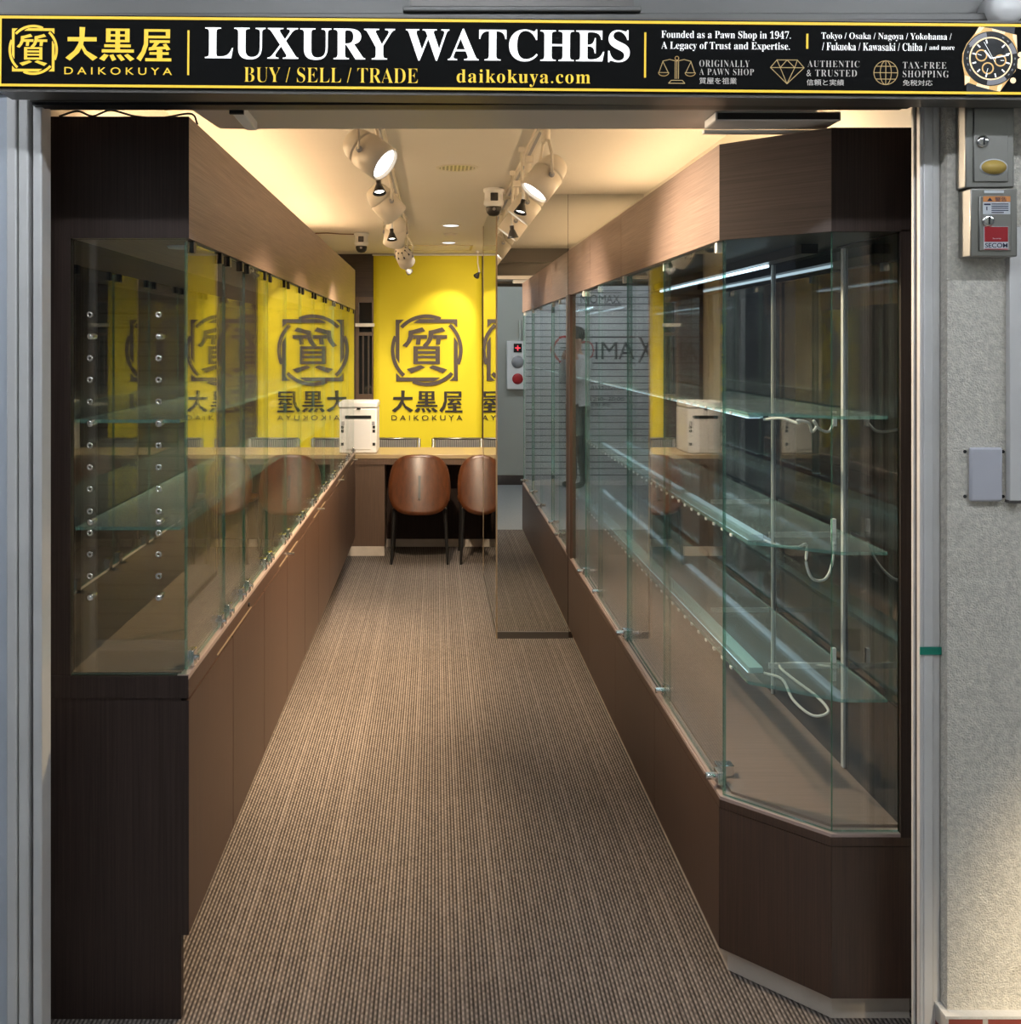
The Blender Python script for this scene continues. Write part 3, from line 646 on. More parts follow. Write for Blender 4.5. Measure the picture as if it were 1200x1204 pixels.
# doors below
ys = [LY0+.003] + [2.95+.54*i for i in range(9)]
for i, (a, b_) in enumerate(zip(ys, ys[1:]+[LY1])):
    if b_-a < .1: continue
    d_ = MB().box(LX1-.018, LX1, a+.0025 if i else a, b_-.0025, .20, .755).build('door', 'wood_v', LC)
    if i == 0:
        MB().box(LX1-.018, LX1-.0002, a-.004, a, .20, .755).build('door_edge', 'wood_end', d_)
for i in range(5):
    a = 2.73+1.08*i
    MB().box(LX1, LX1+.0035, a, min(a+.50, LY1-.02), .768, .7705).build('pull_strip', 'brass_trim', LC)  # thin bright strip standing for light caught on the door top edge
    if i: MB().cyl((LX1, a+.16, .785), (LX1+.035, a+.16, .785), .006).build('lock', 'chrome', LC)
MB().cyl((LX1, 3.19, .787), (LX1+.004, 3.19, .787), .007).build('lock', 'black', LC)
# end pane with rows of chrome shelf sockets
ep = MB().box(-.865, -.592, LY0+.004, LY0+.012, .817, 1.850, thin='y').build('end_pane', ['glass', 'glass_edge'], LC)
pz = [1.6-(v-405)*2.43/1200 for v in (370, 395.5, 421, 446.5, 472, 498, 523.5, 549, 574.5, 600.5, 626, 651, 676.5, 702)]
for z in pz:
    for u in (107, 187.5):
        X = (u-512)*2.43/1200
        MB().lathe([(.0035, 0), (.0075, 0), (.0075, .003), (.0035, .003), (.0035, 0)], (X, LY0+.0035, z), (0, -1, 0), 14).build('socket', 'chrome', ep)
for z in (pz[1], pz[5]+.002, pz[9]-.028+.002, pz[13]):
    for u in (107, 187.5):
        X = (u-512)*2.43/1200
        MB().lathe([(0, -.006), (.007, -.005), (.008, 0), (.008, .03), (.006, .036), (0, .037)], (X, LY0+.004, z), (0, 1, 0), 14).build('shelf_pin', 'chrome', ep)
# glass doors on the aisle with clamps
dy = [2.436, 2.87, 3.17, 3.60, 4.05, 4.50, 4.98, 5.46, 5.94, 6.44, 6.92, LY1-.004]
for a, b_ in zip(dy, dy[1:]):
    p = MB().box(-.600, -.592, a+.002, b_-.002, .824, 1.846, thin='x').build('glass_door', ['glass', 'glass_edge'], LC)
    for yy in (a+.055, b_-.055):
        MB().box(-.606, -.586, yy-.017, yy+.017, .818, .858, bevel=.002).cyl((-.586, yy+.004, .836), (-.578, yy+.004, .836), .008, n=12).build('hinge_clamp', 'chrome', p)
        MB().box(-.606, -.587, yy-.014, yy+.014, 1.822, 1.851, bevel=.002).build('top_clamp', 'black_m', p)
# glass shelves in three lengths, two levels
for z in (1.412, 1.155):
    for a, b_ in ((2.445, 4.04), (4.05, 5.72), (5.73, 7.39)):
        s_ = MB().box(-.862, -.612, a, b_, z, z+.008, thin='z').build('glass_shelf', ['shelf_glass', 'shelf_edge'], LC)
hl = MB().lathe([(0, -.006), (.03, -.006), (.034, 0), (0, 0)], (-.655, 2.62, 1.852), (0, 0, 1)); hl.build('puck_light', 'white_pl', LC)

# ================================================================== RIGHT DISPLAY CABINET
RY1 = 5.56
RC = thing('display_cabinet', 'right hand glass display cabinet with chamfered corner and cool lit glass shelves', 'display cabinet')
plan = [(.930, 2.400), (1.125, 2.400), (1.125, RY1), (.723, RY1), (.723, 2.602)]
def inset(dx): return [(.930+dx*.42, 2.400+dx), (1.125, 2.400+dx), (1.125, RY1), (.723+dx, RY1), (.723+dx, 2.602+dx*.42)]
for a, b_, nm in ((2.602, 3.978, 0), (3.982, 4.77, 1), (4.774, RY1, 2)):
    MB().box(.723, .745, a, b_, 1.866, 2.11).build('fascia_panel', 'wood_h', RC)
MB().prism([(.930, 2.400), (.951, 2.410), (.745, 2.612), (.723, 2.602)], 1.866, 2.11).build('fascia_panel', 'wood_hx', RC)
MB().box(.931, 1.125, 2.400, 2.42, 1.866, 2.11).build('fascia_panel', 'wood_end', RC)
MB().prism(inset(.012), 1.872, 1.885).build('canopy_underside', 'black_m', RC)
MB().prism(inset(.022), 2.085, 2.105).build('canopy_top', 'wood_end', RC)
# lower body: panels with seams, rail, deck, kick
pa = [2.604, 3.374, 4.109, 4.844, RY1]
for a, b_ in zip(pa, pa[1:]): MB().box(.723, .742, a+.001, b_-.001, .062, .418).build('base_panel', 'wood_v', RC)
MB().prism([(.930, 2.400), (.951, 2.410), (.744, 2.612), (.723, 2.602)], .062, .418).build('base_panel', 'wood_v', RC)
MB().box(.9315, 1.125, 2.400, 2.42, .062, .418).build('base_panel', 'wood_v', RC)
MB().prism(plan, .420, .440).build('top_rail', 'wood_v', RC)
MB().prism(inset(.002), .440, .448).build('sill_edge', 'sill', RC)
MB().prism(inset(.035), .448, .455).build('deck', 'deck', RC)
MB().prism(inset(.022), .064, .42).build('carcass', 'wood_end', RC)
MB().prism(inset(.024), .0, .062).build('toe_kick', 'kick', RC)
MB().box(.730, .752, 2.66, RY1, .448, .4535).box(.738, .744, 2.66, RY1, .4535, .4545).build('door_track', ['sill'], RC)
MB().box(.7385, .7435, 2.66, RY1, .4535, .4552).build('track_groove', 'black', RC)
MB().box(1.105, 1.109, 2.42, RY1-.01, .455, 1.866).build('back_mirror', 'back_mirror', RC)
MB().box(1.109, 1.125, 2.405, RY1, .44, 1.87).build('back_carcass', 'wood_end', RC)
MB().box(1.094, 1.125, 2.400, 2.418, .44, 1.87).build('end_stile', 'wood_end', RC)
MB().box(.721, .752, RY1-.085, RY1-.002, .45, 1.87).build('end_post', 'wood_v', RC)
# panes
MB().box(.936, 1.094, 2.410, 2.418, .450, 1.868, thin='y').build('front_pane', ['glass', 'glass_edge'], RC)
cp = MB(); cp.bm.verts.ensure_lookup_table()
pA, pB = Vector((.935, 2.409)), Vector((.731, 2.608)); dr = (pB-pA).normalized(); nr = Vector((-dr.y, dr.x))
q = [pA+dr*.002, pB-dr*.002]
pl = [q[0], q[0]-nr*.008, q[1]-nr*.008, q[1]]
lo = [cp.bm.verts.new((p.x, p.y, .450)) for p in pl]; hi = [cp.bm.verts.new((p.x, p.y, 1.868)) for p in pl]
for i, j, mi in ((0, 1, 1), (1, 2, 0), (2, 3, 1), (3, 0, 0)): cp.bm.faces.new((lo[i], lo[j], hi[j], hi[i])).material_index = mi
cp.bm.faces.new(lo).material_index = 1; cp.bm.faces.new(hi).material_index = 1
cp.build('chamfer_pane', ['glass', 'glass_edge'], RC)
for n, (a, b_) in enumerate(((2.612, 3.30), (3.27, 3.95), (3.93, 4.62), (4.60, 5.30), (5.02, 5.47))):
    xo = .736 if n % 2 == 0 else .747
    p = MB().box(xo, xo+.007, a, b_, .456, 1.862, thin='x').build('sliding_pane', ['glass', 'glass_edge'], RC)
    yy = a+.05
    MB().cyl((xo-.032, yy, .475), (xo+.012, yy, .475), .0095, n=14).box(xo-.006, xo+.014, yy-.02, yy+.02, .458, .49, bevel=.002).build('pane_lock', 'chrome', p)
    MB().box(xo-.006, xo+.014, yy-.012, yy+.012, 1.838, 1.866, bevel=.002).build('top_catch', 'white_pl', p)
MB().box(.745, .790, 2.70, 2.735, .455, .485, bevel=.002).build('corner_clamp', 'chrome', RC)
# wall standards and shelves with LED bars
for yy, hw in ((2.76, .008), (3.34, .004)): MB().box(1.0985, 1.1045, yy-hw, yy+hw, .458, 1.86).build('shelf_standard', 'pale_metal', RC)
shp = [(.975, 2.450), (1.085, 2.450), (1.085, RY1-.02), (.790, RY1-.02), (.790, 2.585)]
for k, z in enumerate((1.420, 1.094, .740)):
    s_ = MB().prism(shp, z, z+.008, 0, 1).build('glass_shelf', ['shelf_glass', 'shelf_edge'], RC)
    lb = MB().box(.835, .872, 2.72, RY1-.06, z-.016, z-.001).build('led_bar', 'led_body', s_)
    MB().box(.834, .868, 2.73, RY1-.07, z-.0175, z-.0158).build('led_strip', 'e_led', lb)
    cl = MB().box(.787, .7905, 2.72, 2.735, z-.006, z+.001).build('edge_clip', 'white_pl', s_)
    for i in range(1, 33):
        c_ = cl.copy(); COL.objects.link(c_); c_.parent = s_; c_.location.y = i*.084
    for yy in (2.76, 3.34): MB().box(.90, 1.09, yy-.002, yy+.002, z-.016, z-.001).build('bracket', 'alu', s_)
tb = MB().box(.985, 1.03, 2.75, 4.6, 1.845, 1.871).build('lamp_batten', 'black_m', RC)  # added dark carrier for the glowing line below
MB().cyl((1.008, 3.1, 1.838), (1.008, 4.57, 1.838), .005).build('tube', 'e_tube', tb)  # added glowing line, stands for an arcade tube reflected in the glass
def cab(label, pts, plug):
    t = MB().tube(spline(pts), .0036).build('power_cable', 'cable', RC); t['label'] = label
    x, y, z_ = plug
    MB().box(x-.006, x+.006, y-.006, y+.006, z_-.028, z_+.012, bevel=.002).build('plug', 'cable', t)
z = 1.42
cab('white cable bunched under the top right shelf', [(.875, 2.72, z-.02), (.90, 2.66, z-.012), (.93, 2.62, z-.022), (.915, 2.58, z-.012), (.95, 2.60, z-.02), (.97, 2.63, z-.045), (.985, 2.64, z-.03), (.97, 2.62, z-.016), (1.0, 2.66, z-.04), (1.04, 2.70, z-.05), (1.062, 2.72, z-.025)], (1.062, 2.72, z-.01))
z = 1.094
cab('white cable hanging in a deep loop under the middle right shelf', [(.875, 2.72, z-.015), (.90, 2.66, z-.02), (.93, 2.62, z-.014), (.955, 2.63, z-.01), (.955, 2.63, z-.06), (.975, 2.64, z-.10), (1.015, 2.66, z-.105), (1.045, 2.69, z-.07), (1.06, 2.72, z-.02)], (1.06, 2.72, z+.03))
z = .740
cab('white cable looped below the bottom right shelf', [(.875, 2.72, z-.015), (.91, 2.68, z-.02), (.925, 2.64, z-.06), (.96, 2.60, z-.085), (1.0, 2.60, z-.075), (.985, 2.64, z-.05), (.94, 2.70, z-.02), (.93, 2.76, z-.008), (.99, 2.78, z-.008), (1.06, 2.74, z-.006)], (1.06, 2.72, z+.04))

# ================================================================== COVE TUBES and cable on the cabinet tops
for x, a, b_, lab in ((-.80, 2.75, 7.1, 'warm cove tube lying on top of the left cabinet'), (.98, 2.75, 5.3, 'warm cove tube lying on top of the right cabinet')):
    t = thing('cove_light', lab, 'light tube', (x, a, 2.14 if x < 0 else 2.105))
    MB().box(-.02, .02, 0, b_-a, 0, .018).build('housing', 'white_pl', t); MB().cyl((0, .02, .032), (0, b_-a-.02, .032), .013).build('tube', 'e_cove', t)
MB_ = MB().tube(spline([(-.90, 2.44, 2.145), (-.86, 2.45, 2.160), (-.82, 2.44, 2.146), (-.78, 2.45, 2.162), (-.72, 2.44, 2.146), (-.66, 2.45, 2.144), (-.60, 2.50, 2.165), (-.59, 2.53, 2.146)]), .0025)
tag(MB_.build('loose_wire', 'black'), 'thin dark wire lying on top of the left cabinet front', 'wire')

# ================================================================== MIRROR COLUMN
MC = thing('mirrored_column', 'floor to ceiling mirror clad column where the right cabinet ends', 'mirror')
MB().box(.336, 1.135, 5.566, 7.07, .0, CEIL-.001).build('core', 'wood_end', MC)
MB().box(.3345, .720, 5.560, 5.566, .035, CEIL-.002).build('front_mirror', 'mirror', MC); MB().box(.722, 1.134, 5.561, 5.566, .035, CEIL-.002).build('front_mirror', 'mirror', MC)
MB().box(.330, .336, 5.575, 7.06, .035, CEIL-.002).build('side_mirror', 'mirror', MC)
MB().box(.328, .336, 5.556, 5.575, 0, CEIL-.002).box(.328, .336, 7.06, 7.075, 0, CEIL-.002).build('edge_trim', 'brass_trim', MC)
MB().box(.336, .723, 5.552, 5.566, 0, .035).box(.329, .336, 5.575, 7.06, 0, .035).build('base_frame', 'alu_dark', MC)

# ================================================================== TRACK LIGHTS
def track(x, a, b_, lab):
    t = thing('lighting_track', lab, 'lighting track', (x, a, CEIL))
    MB().box(-.018, .018, 0, b_-a, -.02, 0, bevel=.002).build('rail', 'white_warm', t); MB().box(-.006, .006, .01, b_-a-.01, -.0212, -.0195).build('slot', 'grey_pl', t)
track(-.21, 2.95, 7.3, 'white ceiling track carrying the left row of spotlights'); track(.395, 3.1, 5.5, 'white ceiling track carrying the right row of spotlights')
def spot(x, y, aim, label, grp, drop=.20, watts=.75, lens=True, grille=False, cone=96, col=NEUTRAL):
    ax = Vector(aim).normalized()
    t = thing('spotlight', label, 'spotlight', (x, y, CEIL-.02), grp)
    MB().box(-.018, .018, -.045, .045, -.03, .0, bevel=.003).cyl((0, 0, -.03), (0, 0, -.075), .016).build('track_adapter', 'white_warm', t)
    c = Vector((0, 0, -drop)); side = ax.cross(Vector((0, 0, 1))).normalized(); R_ = .058
    y_ = MB()
    for sgn in (-1, 1): y_.tube([Vector((0, 0, -.07)), Vector((0, 0, -.075))+side*sgn*.03, c+side*sgn*(R_+.006)+Vector((0, 0, .07)), c+side*sgn*(R_+.006)], .006, 8)
    y_.build('yoke', 'white_warm', t)
    for sgn in (-1, 1): MB().lathe([(0, .006), (.009, .005), (.011, 0)], c+side*sgn*(R_+.004), side*sgn, 14).build('knob', 'grey_pl', t)
    o_ = c-ax*.085
    hd_ = MB().lathe([(0, 0), (.028, .002), (.040, .012), (.050, .03), (R_-.003, .055), (R_-.003, .060), (R_-.006, .062), (R_-.006, .066), (R_, .068), (R_, .155), (R_-.004, .160), (R_-.007, .158), (R_-.012, .135), (0, .135)], o_, ax, 32).build('head', 'white_warm', t)
    if grille:
        g_ = MB()
        for k in range(8):
            a = 2*PI*k/8; q_ = Vector((0, 0, 1)).rotation_difference(ax)
            p0 = o_+q_ @ Vector((.030*math.cos(a), .030*math.sin(a), .004)); p1 = o_+q_ @ Vector((.054*math.cos(a), .054*math.sin(a), .05)); g_.tube([p0, p1], .006, 6)
        g_.build('vent', 'black', hd_)
    MB().disc(o_+ax*.148, ax, R_-.009).build('lens', 'e_lens', hd_)
    lamp('spot_beam', 'SPOT', o_+ax*.165, ax, SPOT_W*watts, col, t, spot_size=math.radians(cone), spot_blend=.9, shadow_soft_size=.045)
    return t
def small(x, y, z, aim, label, grp, e=1.0):
    ax = Vector(aim).normalized(); t = thing('halogen_spot', label, 'spotlight', (x, y, CEIL-.02), grp); c = Vector((0, 0, z-CEIL+.02))
    MB().tube([(0, 0, 0), (0, 0, c.z*.5), c-ax*.03], .006, 8).box(-.012, .012, -.02, .02, -.02, 0).build('stem', 'white_warm', t)
    MB().lathe([(.010, -.03), (.010, -.012), (.012, -.01), (.024, .02), (.027, .028), (.025, .028), (.010, 0)], c, ax, 20).build('reflector', 'black', t)
    MB().disc(c+ax*.018, ax, .019).build('bulb', 'e_small', t)
    lamp('halogen_beam', 'SPOT', c+ax*.035, ax, SMALL_W*e, NEUTRAL, t, spot_size=math.radians(60), spot_blend=.6, shadow_soft_size=.02)
GL, GR = 'spotlights on the left track', 'spotlights on the right track'
spot(-.21, 3.19, (.74, -.32, -.58), 'largest white spotlight, nearest on the left track, lens facing forward', GL)
spot(-.215, 4.32, (.62, .35, -.70), 'second white spotlight from the front on the left track', GL)
spot(-.215, 5.45, (-.14, .50, -.85), 'third white spotlight on the left track, pointing down', GL, watts=.95)
spot(-.215, 6.95, (.25, .75, -.50), 'rear white spotlight with black vents on the left track', GL, grille=True, watts=1.1)
spot(.395, 3.66, (-.60, -.14, -.79), 'nearest white spotlight on the right track, tilted to the left', GR, watts=1.45, cone=84, col=(1.0, .73, .45))
spot(.395, 4.36, (-.60, .08, -.79), 'second white spotlight on the right track beside the dome camera', GR, watts=1.45, cone=84, col=(1.0, .73, .45))
spot(.395, 5.02, (-.58, .05, -.81), 'farthest white spotlight on the right track close to the mirror', GR, watts=1.45, cone=84, col=(1.0, .73, .45))
GS = 'small halogen spots'
small(-.225, 4.05, 2.225, (.1, -.3, -.9), 'small black halogen in front of the second left spotlight', GS)
small(-.225, 5.25, 2.165, (.05, -.2, -.9), 'small black halogen beside the third left spotlight', GS)
small(-.20, 7.25, 2.13, (.55, .75, -.45), 'small halogen behind the rear left spotlight, aimed at the banner', GS, 2.0)
small(.35, 4.15, 2.16, (-.25, -.2, -.9), 'small black halogen in front of the second right spotlight', GS)
small(.355, 4.72, 2.12, (.1, .1, -.9), 'small black halogen next to the mirror column edge', GS)
small(.36, 8.72, 2.20, (-.45, .75, -.65), 'small halogen by the top right corner of the banner', GS, 2.0)

# ceiling fittings
def dome(x, y, label):
    t = thing('security_camera', label, 'security camera', (x, y, CEIL))
    MB().lathe([(0, 0), (.05, 0), (.055, -.004), (.055, -.02), (.048, -.024), (.048, -.062), (.052, -.066), (.052, -.085), (.044, -.098), (0, -.1)], n=28).build('housing', 'white_pl', t)
    MB().lathe([(.040, -.09), (.042, -.110), (.037, -.128), (.024, -.143), (0, -.148)], n=24).build('dome_ball', 'black', t)
    MB().box(-.020, .020, -.056, -.046, -.072, -.030, bevel=.004).build('front_plate', 'black', t)
    MB().lathe([(0, .010), (.008, .009), (.010, 0)], (0, -.034, -.112), (0, -1, -.25), 14).build('eye', 'grey_pl', t)
dome(.305, 5.36, 'white security camera on the ceiling by the mirror column edge'); dome(-.545, 7.5, 'white security camera on the ceiling over the printer, far left')
tag(MB().tube(spline([(-.93, 7.45, CEIL-.012), (-.80, 7.47, CEIL-.005), (-.70, 7.5, CEIL-.008), (-.60, 7.5, CEIL-.010)]), .004).build('camera_wire', 'wire'), 'thin brown wire along the ceiling to the left security camera', 'wire')
def down(y, x, r, lit, label):
    t = thing('downlight', label, 'ceiling light', (x, y, CEIL), 'ceiling downlights')
    MB().lathe([(r-.012, .0), (r-.008, -.006), (r, -.004), (r+.006, 0)], n=36).build('trim_ring', 'white_warm', t)
    if lit:
        MB().disc((0, 0, -.002), (0, 0, -1), r-.01).build('lens', 'e_down', t); lamp('downlight_beam', 'SPOT', (0, 0, -.012), (0, 0, -1), DOWN_W, (1, .9, .78), t, spot_size=math.radians(120), spot_blend=.8, shadow_soft_size=.07)
    else:
        g_ = MB().disc((0, 0, -.0015), (0, 0, -1), r-.01); g_.build('reflector', 'steel', t)
        g_ = MB()
        for k in range(-4, 5): g_.box(k*.018-.004, k*.018+.004, -math.sqrt(max(.0001, (r-.016)**2-(k*.018)**2)), math.sqrt(max(.0001, (r-.016)**2-(k*.018)**2)), -.004, -.0018)
        g_.build('louvre', 'white_warm', t)
down(4.73, .10, .094, False, 'unlit round louvred downlight, nearest on the ceiling'); down(7.02, .105, .066, True, 'lit round downlight in the middle of the far ceiling'); down(8.2, .105, .066, True, 'lit round downlight closest to the yellow banner')
t = thing('smoke_detector', 'small round pale detector between the two lit downlights', 'smoke detector', (.11, 7.55, CEIL)); MB().lathe([(0, -.02), (.03, -.02), (.05, -.008), (.052, 0)], n=24).build('housing', 'white_warm', t)
t = thing('ceiling_vent', 'flat rectangular vent panel in the ceiling before the banner', 'vent', (.03, 8.65, CEIL))
MB().box(-.28, .28, -.22, -.20, -.004, 0).box(-.28, .28, .20, .22, -.004, 0).box(-.28, -.26, -.20, .20, -.004, 0).box(.26, .28, -.20, .20, -.004, 0).build('frame', 'brass_trim', t); MB().box(-.26, .26, -.2, .2, -.002, 0).build('grille', 'ceiling', t)

# ================================================================== REAR: banner, counter, chairs, printer
BN = thing('yellow_banner', 'tall yellow hanging banner with black emblem on the rear wall', 'banner', (-.075, 9.20, 0))
g = MB(); nx, nz = 16, 24
X0, X1, Z0, Z1 = -.485, .492, .62, 2.405
def by(x, z): return .006*math.sin(5*x+1.3*z)*(.4+.3*(Z1-z))
gr = [[g.bm.verts.new((X0+(X1-X0)*i/nx, by(X0+(X1-X0)*i/nx, Z0+(Z1-Z0)*j/nz), Z0+(Z1-Z0)*j/nz)) for i in range(nx+1)] for j in range(nz+1)]
gb = [[g.bm.verts.new((v.co.x, v.co.y+.003, v.co.z)) for v in r] for r in gr]
for j in range(nz):
    for i in range(nx):
        f = g.bm.faces.new((gr[j][i], gr[j][i+1], gr[j+1][i+1], gr[j+1][i])); f.smooth = True
        f = g.bm.faces.new((gb[j][i], gb[j+1][i], gb[j+1][i+1], gb[j][i+1])); f.smooth = True
for j in range(nz):
    g.bm.faces.new((gr[j][0], gr[j+1][0], gb[j+1][0], gb[j][0])); g.bm.faces.new((gr[j][nx], gb[j][nx], gb[j+1][nx], gr[j+1][nx]))
g.build('cloth', 'yellow', BN)
MB().cyl((X0-.01, 0, 2.408), (X1+.01, 0, 2.408), .009).build('top_rod', 'alu', BN)
KB = 9.18/1200
def bx_(u): return (u-512)*KB+.075
def bz_(v): return EYE-(v-405)*KB
def emb_x(a): return bx_(440+a*.13283)
def emb_z(b_): return bz_(350+b_*.13283)
drawing('emblem', EMB_KANJI+EMB_RING, emb_x, emb_z, -.014, 'ink_brown', BN)
drawing('shop_name', NAME_KANJI, lambda a: bx_(460.5+(a-402)*(543.5-460.5)/650), lambda b_: bz_(459+(b_-90)*(485-459)/208), -.014, 'ink', BN)
lettering('name_lettering', 'DAIKOKUYA', bx_(460), bx_(543.5), bz_(494.3), bz_(488.3), -.014, 'ink', BN, space=1.55, off=.004)
bp_ = thing('banner_post', 'thin dark upright post at the right edge of the yellow banner', 'post', (.445, 9.19, 0)); MB().box(-.011, .011, -.012, .012, 0, CEIL-.002, bevel=.002).build('upright', 'wood_v', bp_)
MB().box(-.03, .03, -.03, .03, 0, .01).build('foot', 'black_m', bp_)

CT = thing('service_counter', 'brown reception counter with tan top across the rear of the shop', 'counter', (0, 7.72, 0))
MB().box(-.94, .98, 0, .56, .735, .766, bevel=.002).build('countertop', 'counter_top', CT)
MB().box(-.94, .98, .004, .03, .69, .735).build('apron', 'counter', CT)
MB().box(-.94, -.385, .012, .54, .07, .735).build('pedestal', 'counter', CT)
MB().box(-.94, -.387, .004, .54, 0, .07).build('pedestal_kick', 'kick', CT)
MB().box(-.385, .98, .36, .38, .06, .735).build('modesty_panel', 'wood_end', CT); MB().box(-.385, .98, .352, .36, 0, .06).build('kick_strip', 'kick', CT)

def shell_chair(x, y, label, rz=0):
    t = thing('shell_chair', label, 'chair', (x, y, 0), 'wooden chairs at the counter', (0, 0, rz))
    # back shell: rounded outline, gently dished; local -Y faces the shop front
    g = MB(); n, m_ = 44, 8; W2, H2, zc = .228, .212, .578
    def P(r, a, side):
        c_, s_ = math.cos(a), math.sin(a)
        e = .64
        px = W2*r*math.copysign(abs(c_)**e, c_); pz_ = H2*r*math.copysign(abs(s_)**e, s_)
        px *= 1.0-.10*max(0, pz_/H2)
        py = .42*px*px*2.2+.10*(pz_/H2)*.35+ (.011 if side else 0)
        return Vector((px, -.035+py+.035*(pz_/H2), zc+pz_))
    for side in (0, 1):
        c0 = g.bm.verts.new(P(0, 0, side)); prev = None; rings = []
        for k in range(1, m_+1): rings.append([g.bm.verts.new(P(k/m_, 2*PI*i/n, side)) for i in range(n)])
        for i in range(n): f = g.bm.faces.new((c0, rings[0][i], rings[0][(i+1) % n])); f.smooth = True
        for a, b_ in zip(rings, rings[1:]):
            for i in range(n): f = g.bm.faces.new((a[i], a[(i+1) % n], b_[(i+1) % n], b_[i])); f.smooth = True
        if side == 0: outer = rings[-1]
        else:
            for i in range(n): f = g.bm.faces.new((outer[i], outer[(i+1) % n], rings[-1][(i+1) % n], rings[-1][i])); f.smooth = True
    back = g.build('backrest', 'chair_wood', t)
    def sy(zz): return -.035+.07*(zz-zc)/H2
    g = MB()
    for i in range(9):
        za = .485+.0195*i; v = [g.bm.verts.new(p) for p in ((-.0095, sy(za)-.003, za), (.0095, sy(za)-.003, za), (.0095, sy(za)+.006, za), (-.0095, sy(za)+.006, za))]
        if i:
            for k in range(4): g.bm.faces.new((pv[k], pv[(k+1) % 4], v[(k+1) % 4], v[k]))
        else: g.bm.faces.new(v)
        pv = v
    g.bm.faces.new(pv); g.build('slot', 'black', back)
    MB().lathe([(0, .004), (.006, .003), (.008, 0)], (0, sy(.474)-.001, .474), (0, -1, .3), 14).build('bolt', 'chrome', back)
    st = MB(); prof_ = []
    for i in range(36):
        a = 2*PI*i/36; prof_.append((.225*math.copysign(abs(math.cos(a))**.7, math.cos(a)), .235+.215*math.copysign(abs(math.sin(a))**.7, math.sin(a))))
    st.prism(prof_, .43, .452); st.build('seat', 'chair_wood', t)
    for sx in (-1, 1):
        MB().cyl((sx*.185, .015, .43), (sx*.205, -.055, .0), .016, .009, 12).build('leg', 'black_m', t)
        MB().cyl((sx*.185, .40, .43), (sx*.205, .45, .0), .016, .009, 12).build('leg', 'black_m', t)
        MB().lathe([(0, .005), (.010, .004), (.012, 0)], (sx*.186, .0, .40), (0, -1, 0), 12).build('bolt', 'chrome', t)
    MB().box(-.19, .19, .0, .03, .405, .43).box(-.19, .19, .38, .41, .405, .43).build('seat_frame', 'black_m', t)
    return t
shell_chair(-.118, 7.47, 'red-brown wooden shell chair with slotted back, fully visible at the counter')
shell_chair(.388, 7.47, 'red-brown wooden shell chair half hidden by the mirror column')
def mesh_chair(x, label):
    t = thing('metal_chair', label, 'chair', (x, 8.72, 0), 'grey metal chairs behind the counter')
    MB().box(-.19, .19, -.055, -.045, .50, .795).build('backrest', 'perf', t)
    g = MB()
    for s_ in (-1, 1): g.tube([(s_*.205, -.05, .42), (s_*.205, -.05, .80)], .014, 10)
    g.tube([(-.205, -.05, .80), (.205, -.05, .80)], .010, 10); g.build('back_frame', 'steel', t)
    MB().box(-.21, .21, -.02, .38, .42, .45, bevel=.01).build('seat', 'black', t)
    for s_ in (-1, 1):
        for yy in (-.04, .36): MB().cyl((s_*.19, yy, .42), (s_*.20, yy, 0), .012, n=10).build('leg', 'steel', t)
mesh_chair(-.345, 'grey perforated metal chair behind the counter next to the printer'); mesh_chair(.185, 'grey perforated metal chair behind the counter at the right')

PR = thing('printer', 'white office printer standing on the left end of the counter, back turned', 'printer', (-.587, 7.80, .767))
MB().box(-.138, .138, 0, .36, 0, .345, bevel=.012, seg=3).build('body', 'white_pl', PR)
MB().box(-.142, .142, -.004, .34, .347, .395, bevel=.012, seg=3).build('scanner_lid', 'white_pl', PR)
MB().box(-.095, .095, -.003, .0, .265, .29).build('paper_slot', 'black', PR); MB().box(-.014, .014, -.008, -.003, .335, .35).build('latch', 'black', PR)
MB().box(-.098, .092, -.005, .0, .03, .255, bevel=.003).build('rear_cover', 'white_pl', PR)
g = MB()
for zz in (.06, .16, .19): g.box(.105, .125, -.003, 0, zz, zz+.022)
for zz in (.05, .08, .13, .155, .18): g.box(-.130, -.112, -.003, 0, zz, zz+.014)
g.build('port', 'black', PR); MB().box(.10, .122, -.003, 0, .215, .245).build('label_sticker', 'grey_pl', PR)

# ================================================================== the person taking the picture, seen only in reflections
def skin_mesh(chains, sub=2):
    """chains: list of lists of (point, radius); the first chain's first vertex is the root; later chains start at an existing vertex index"""
    me = bpy.data.meshes.new('tmp'); vs, es, rs = [], [], []
    for start, ch in chains:
        prev = start
        for p, r in ch:
            vs.append(p); rs.append(r)
            if prev is not None: es.append((prev, len(vs)-1))
            prev = len(vs)-1
    me.from_pydata(vs, es, []); o = bpy.data.objects.new('tmp', me); COL.objects.link(o)
    m1 = o.modifiers.new('s', 'SKIN'); m2 = o.modifiers.new('d', 'SUBSURF'); m2.levels = m2.render_levels = sub; m1.use_smooth_shade = True
    for i, r in enumerate(rs):
        d = me.skin_vertices[0].data[i]; d.radius = r if isinstance(r, tuple) else (r, r); d.use_root = i == 0
    dg = bpy.context.evaluated_depsgraph_get(); dg.update()
    out = bpy.data.meshes.new_from_object(o.evaluated_get(dg)); bpy.data.objects.remove(o); return out
F = Vector((.92, .39, 0)); S = Vector((.39, -.92, 0)); BASE = Vector((-.105, -.27, 0))
def pw(s_, f_, z): return BASE+S*s_+F*f_+Vector((0, 0, z))
HL, HR = Vector((-.06, -.075, 1.50)), Vector((.06, -.075, 1.50))
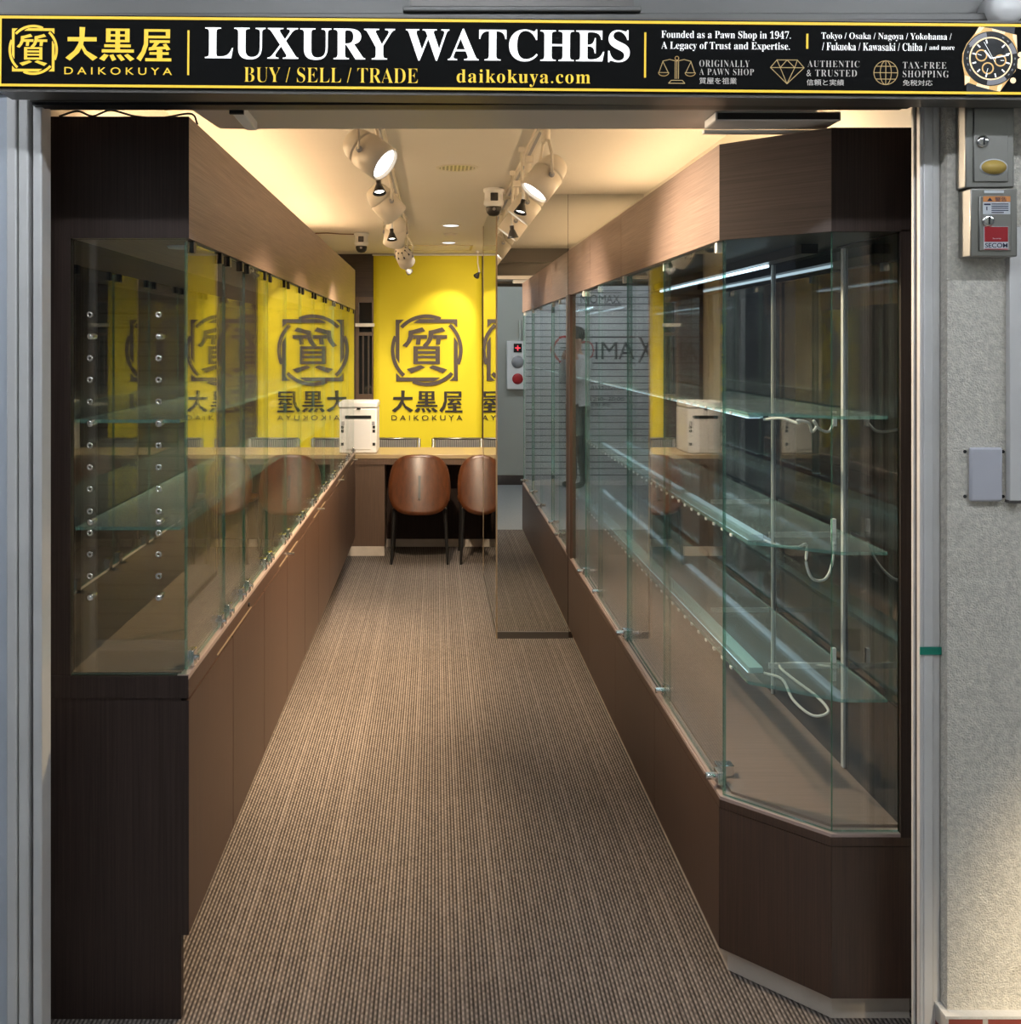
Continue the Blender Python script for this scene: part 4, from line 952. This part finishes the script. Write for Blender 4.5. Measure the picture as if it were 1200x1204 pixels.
body = [(None, [(pw(0, 0, .96), (.15, .11)), (pw(0, .01, 1.10), (.135, .10)), (pw(0, .01, 1.25), (.155, .11)), (pw(0, -.01, 1.40), (.15, .10)), (pw(0, -.005, 1.48), .06), (pw(0, .01, 1.54), .055), (pw(0, .03, 1.62), (.075, .09)), (pw(0, .035, 1.70), (.075, .092)), (pw(0, .03, 1.75), .05)])]
n = 9
for sg, hand_ in ((-1, HL), (1, HR)):
    el = pw(sg*.20, .10, 1.19)
    body.append((3, [(pw(sg*.165, -.01, 1.41), .058), (pw(sg*.205, .04, 1.30), .047), (el, .041), (el.lerp(hand_, .5), .037), (el.lerp(hand_, .85), .027), (hand_, .034)])); k_h = n+5; n += 6
    for q in range(4):
        d0 = Vector((-sg*.012, .012, .008+.016*q-.022))
        body.append((k_h, [(hand_+d0, .011), (hand_+d0+Vector((-sg*.018, .008, .012)), .009), (hand_+d0+Vector((-sg*.034, -.004, .016-.002*q)), .008)])); n += 3
    body.append((k_h, [(hand_+Vector((0, -.018, .012)), .012), (hand_+Vector((-sg*.016, -.030, .034)), .009)])); n += 2
for sg in (-1, 1):
    body.append((0, [(pw(sg*.085, 0, .88), .088), (pw(sg*.095, .01, .68), .078), (pw(sg*.10, .015, .49), .056), (pw(sg*.10, -.005, .30), .052), (pw(sg*.10, -.02, .10), .036), (pw(sg*.10, .0, .045), .04), (pw(sg*.11, .13, .032), .030)])); n += 7
M['shirt'] = pbr('pale_grey_shirt', (.50, .50, .51), .8); M['trousers'] = pbr('dark_trousers', (.02, .02, .024), .85); M['skin'] = pbr('skin', (.45, .27, .19), .55); M['hair'] = pbr('black_hair', (.012, .010, .009), .5); M['shoe'] = pbr('black_shoe', (.012, .012, .012), .5)
me = skin_mesh(body)
for m_ in ('shirt', 'trousers', 'skin', 'shoe'): me.materials.append(M[m_])
for p in me.polygons:
    c = p.center; p.use_smooth = True
    near_hand = min((c-HL).length, (c-HR).length) < .075
    p.material_index = 2 if near_hand or c.z > 1.49 and (c-pw(0, .02, 1.6)).length < .22 else 0 if c.z > .93 else 1 if c.z > .085 else 3
PE = bpy.data.objects.new('person', me); COL.objects.link(PE)
tag(PE, 'person in pale shirt and dark trousers photographing the shop, only glimpsed in reflections', 'person')
hr = MB(); cH = pw(0, .025, 1.70)
hr.lathe([(0, .105), (.04, .10), (.07, .078), (.09, .04), (.094, 0), (.088, -.03), (.08, -.05)], cH-F*.014, Vector((0, 0, 1))-F*.35, 24); hr.build('hair', 'hair', PE)
for sg in (-1, 1): MB().lathe([(0, .006), (.006, .004), (.009, 0)], pw(sg*.032, .118, 1.655), F, 12).build('eye', 'black', PE)
MB().lathe([(.004, .03), (.012, .008), (.016, 0)], pw(0, .112, 1.625), F, 12).build('nose', 'skin', PE); MB().box(-.022, .022, -.004, .004, -.003, .003).build('mouth', 'red_print', PE)
o = bpy.data.objects['mouth']; o.location = pw(0, .112, 1.588); o.rotation_euler = (0, 0, math.atan2(S.y, S.x))
for sg in (-1, 1): MB().lathe([(0, .012), (.016, .010), (.024, 0)], pw(sg*.082, .02, 1.645), S*sg, 14).build('ear', 'skin', PE)
ph = MB().box(-.038, .038, -.0085, 0, -.08, .08, bevel=.004).build('mobile_phone', 'black'); ph.location = (.0, -.022, 1.555)
tag(ph, 'black mobile phone held up by the person, only glimpsed in reflections', 'phone')
# added unseen warm spot for the glow at the concrete wall's foot
lamp('arcade_spot_beam', 'SPOT', (1.75, .15, 2.7), (-.13, 2.07, -2.62), 800, (1.0, .82, .55), None, spot_size=math.radians(22), spot_blend=1.0, shadow_soft_size=.05)
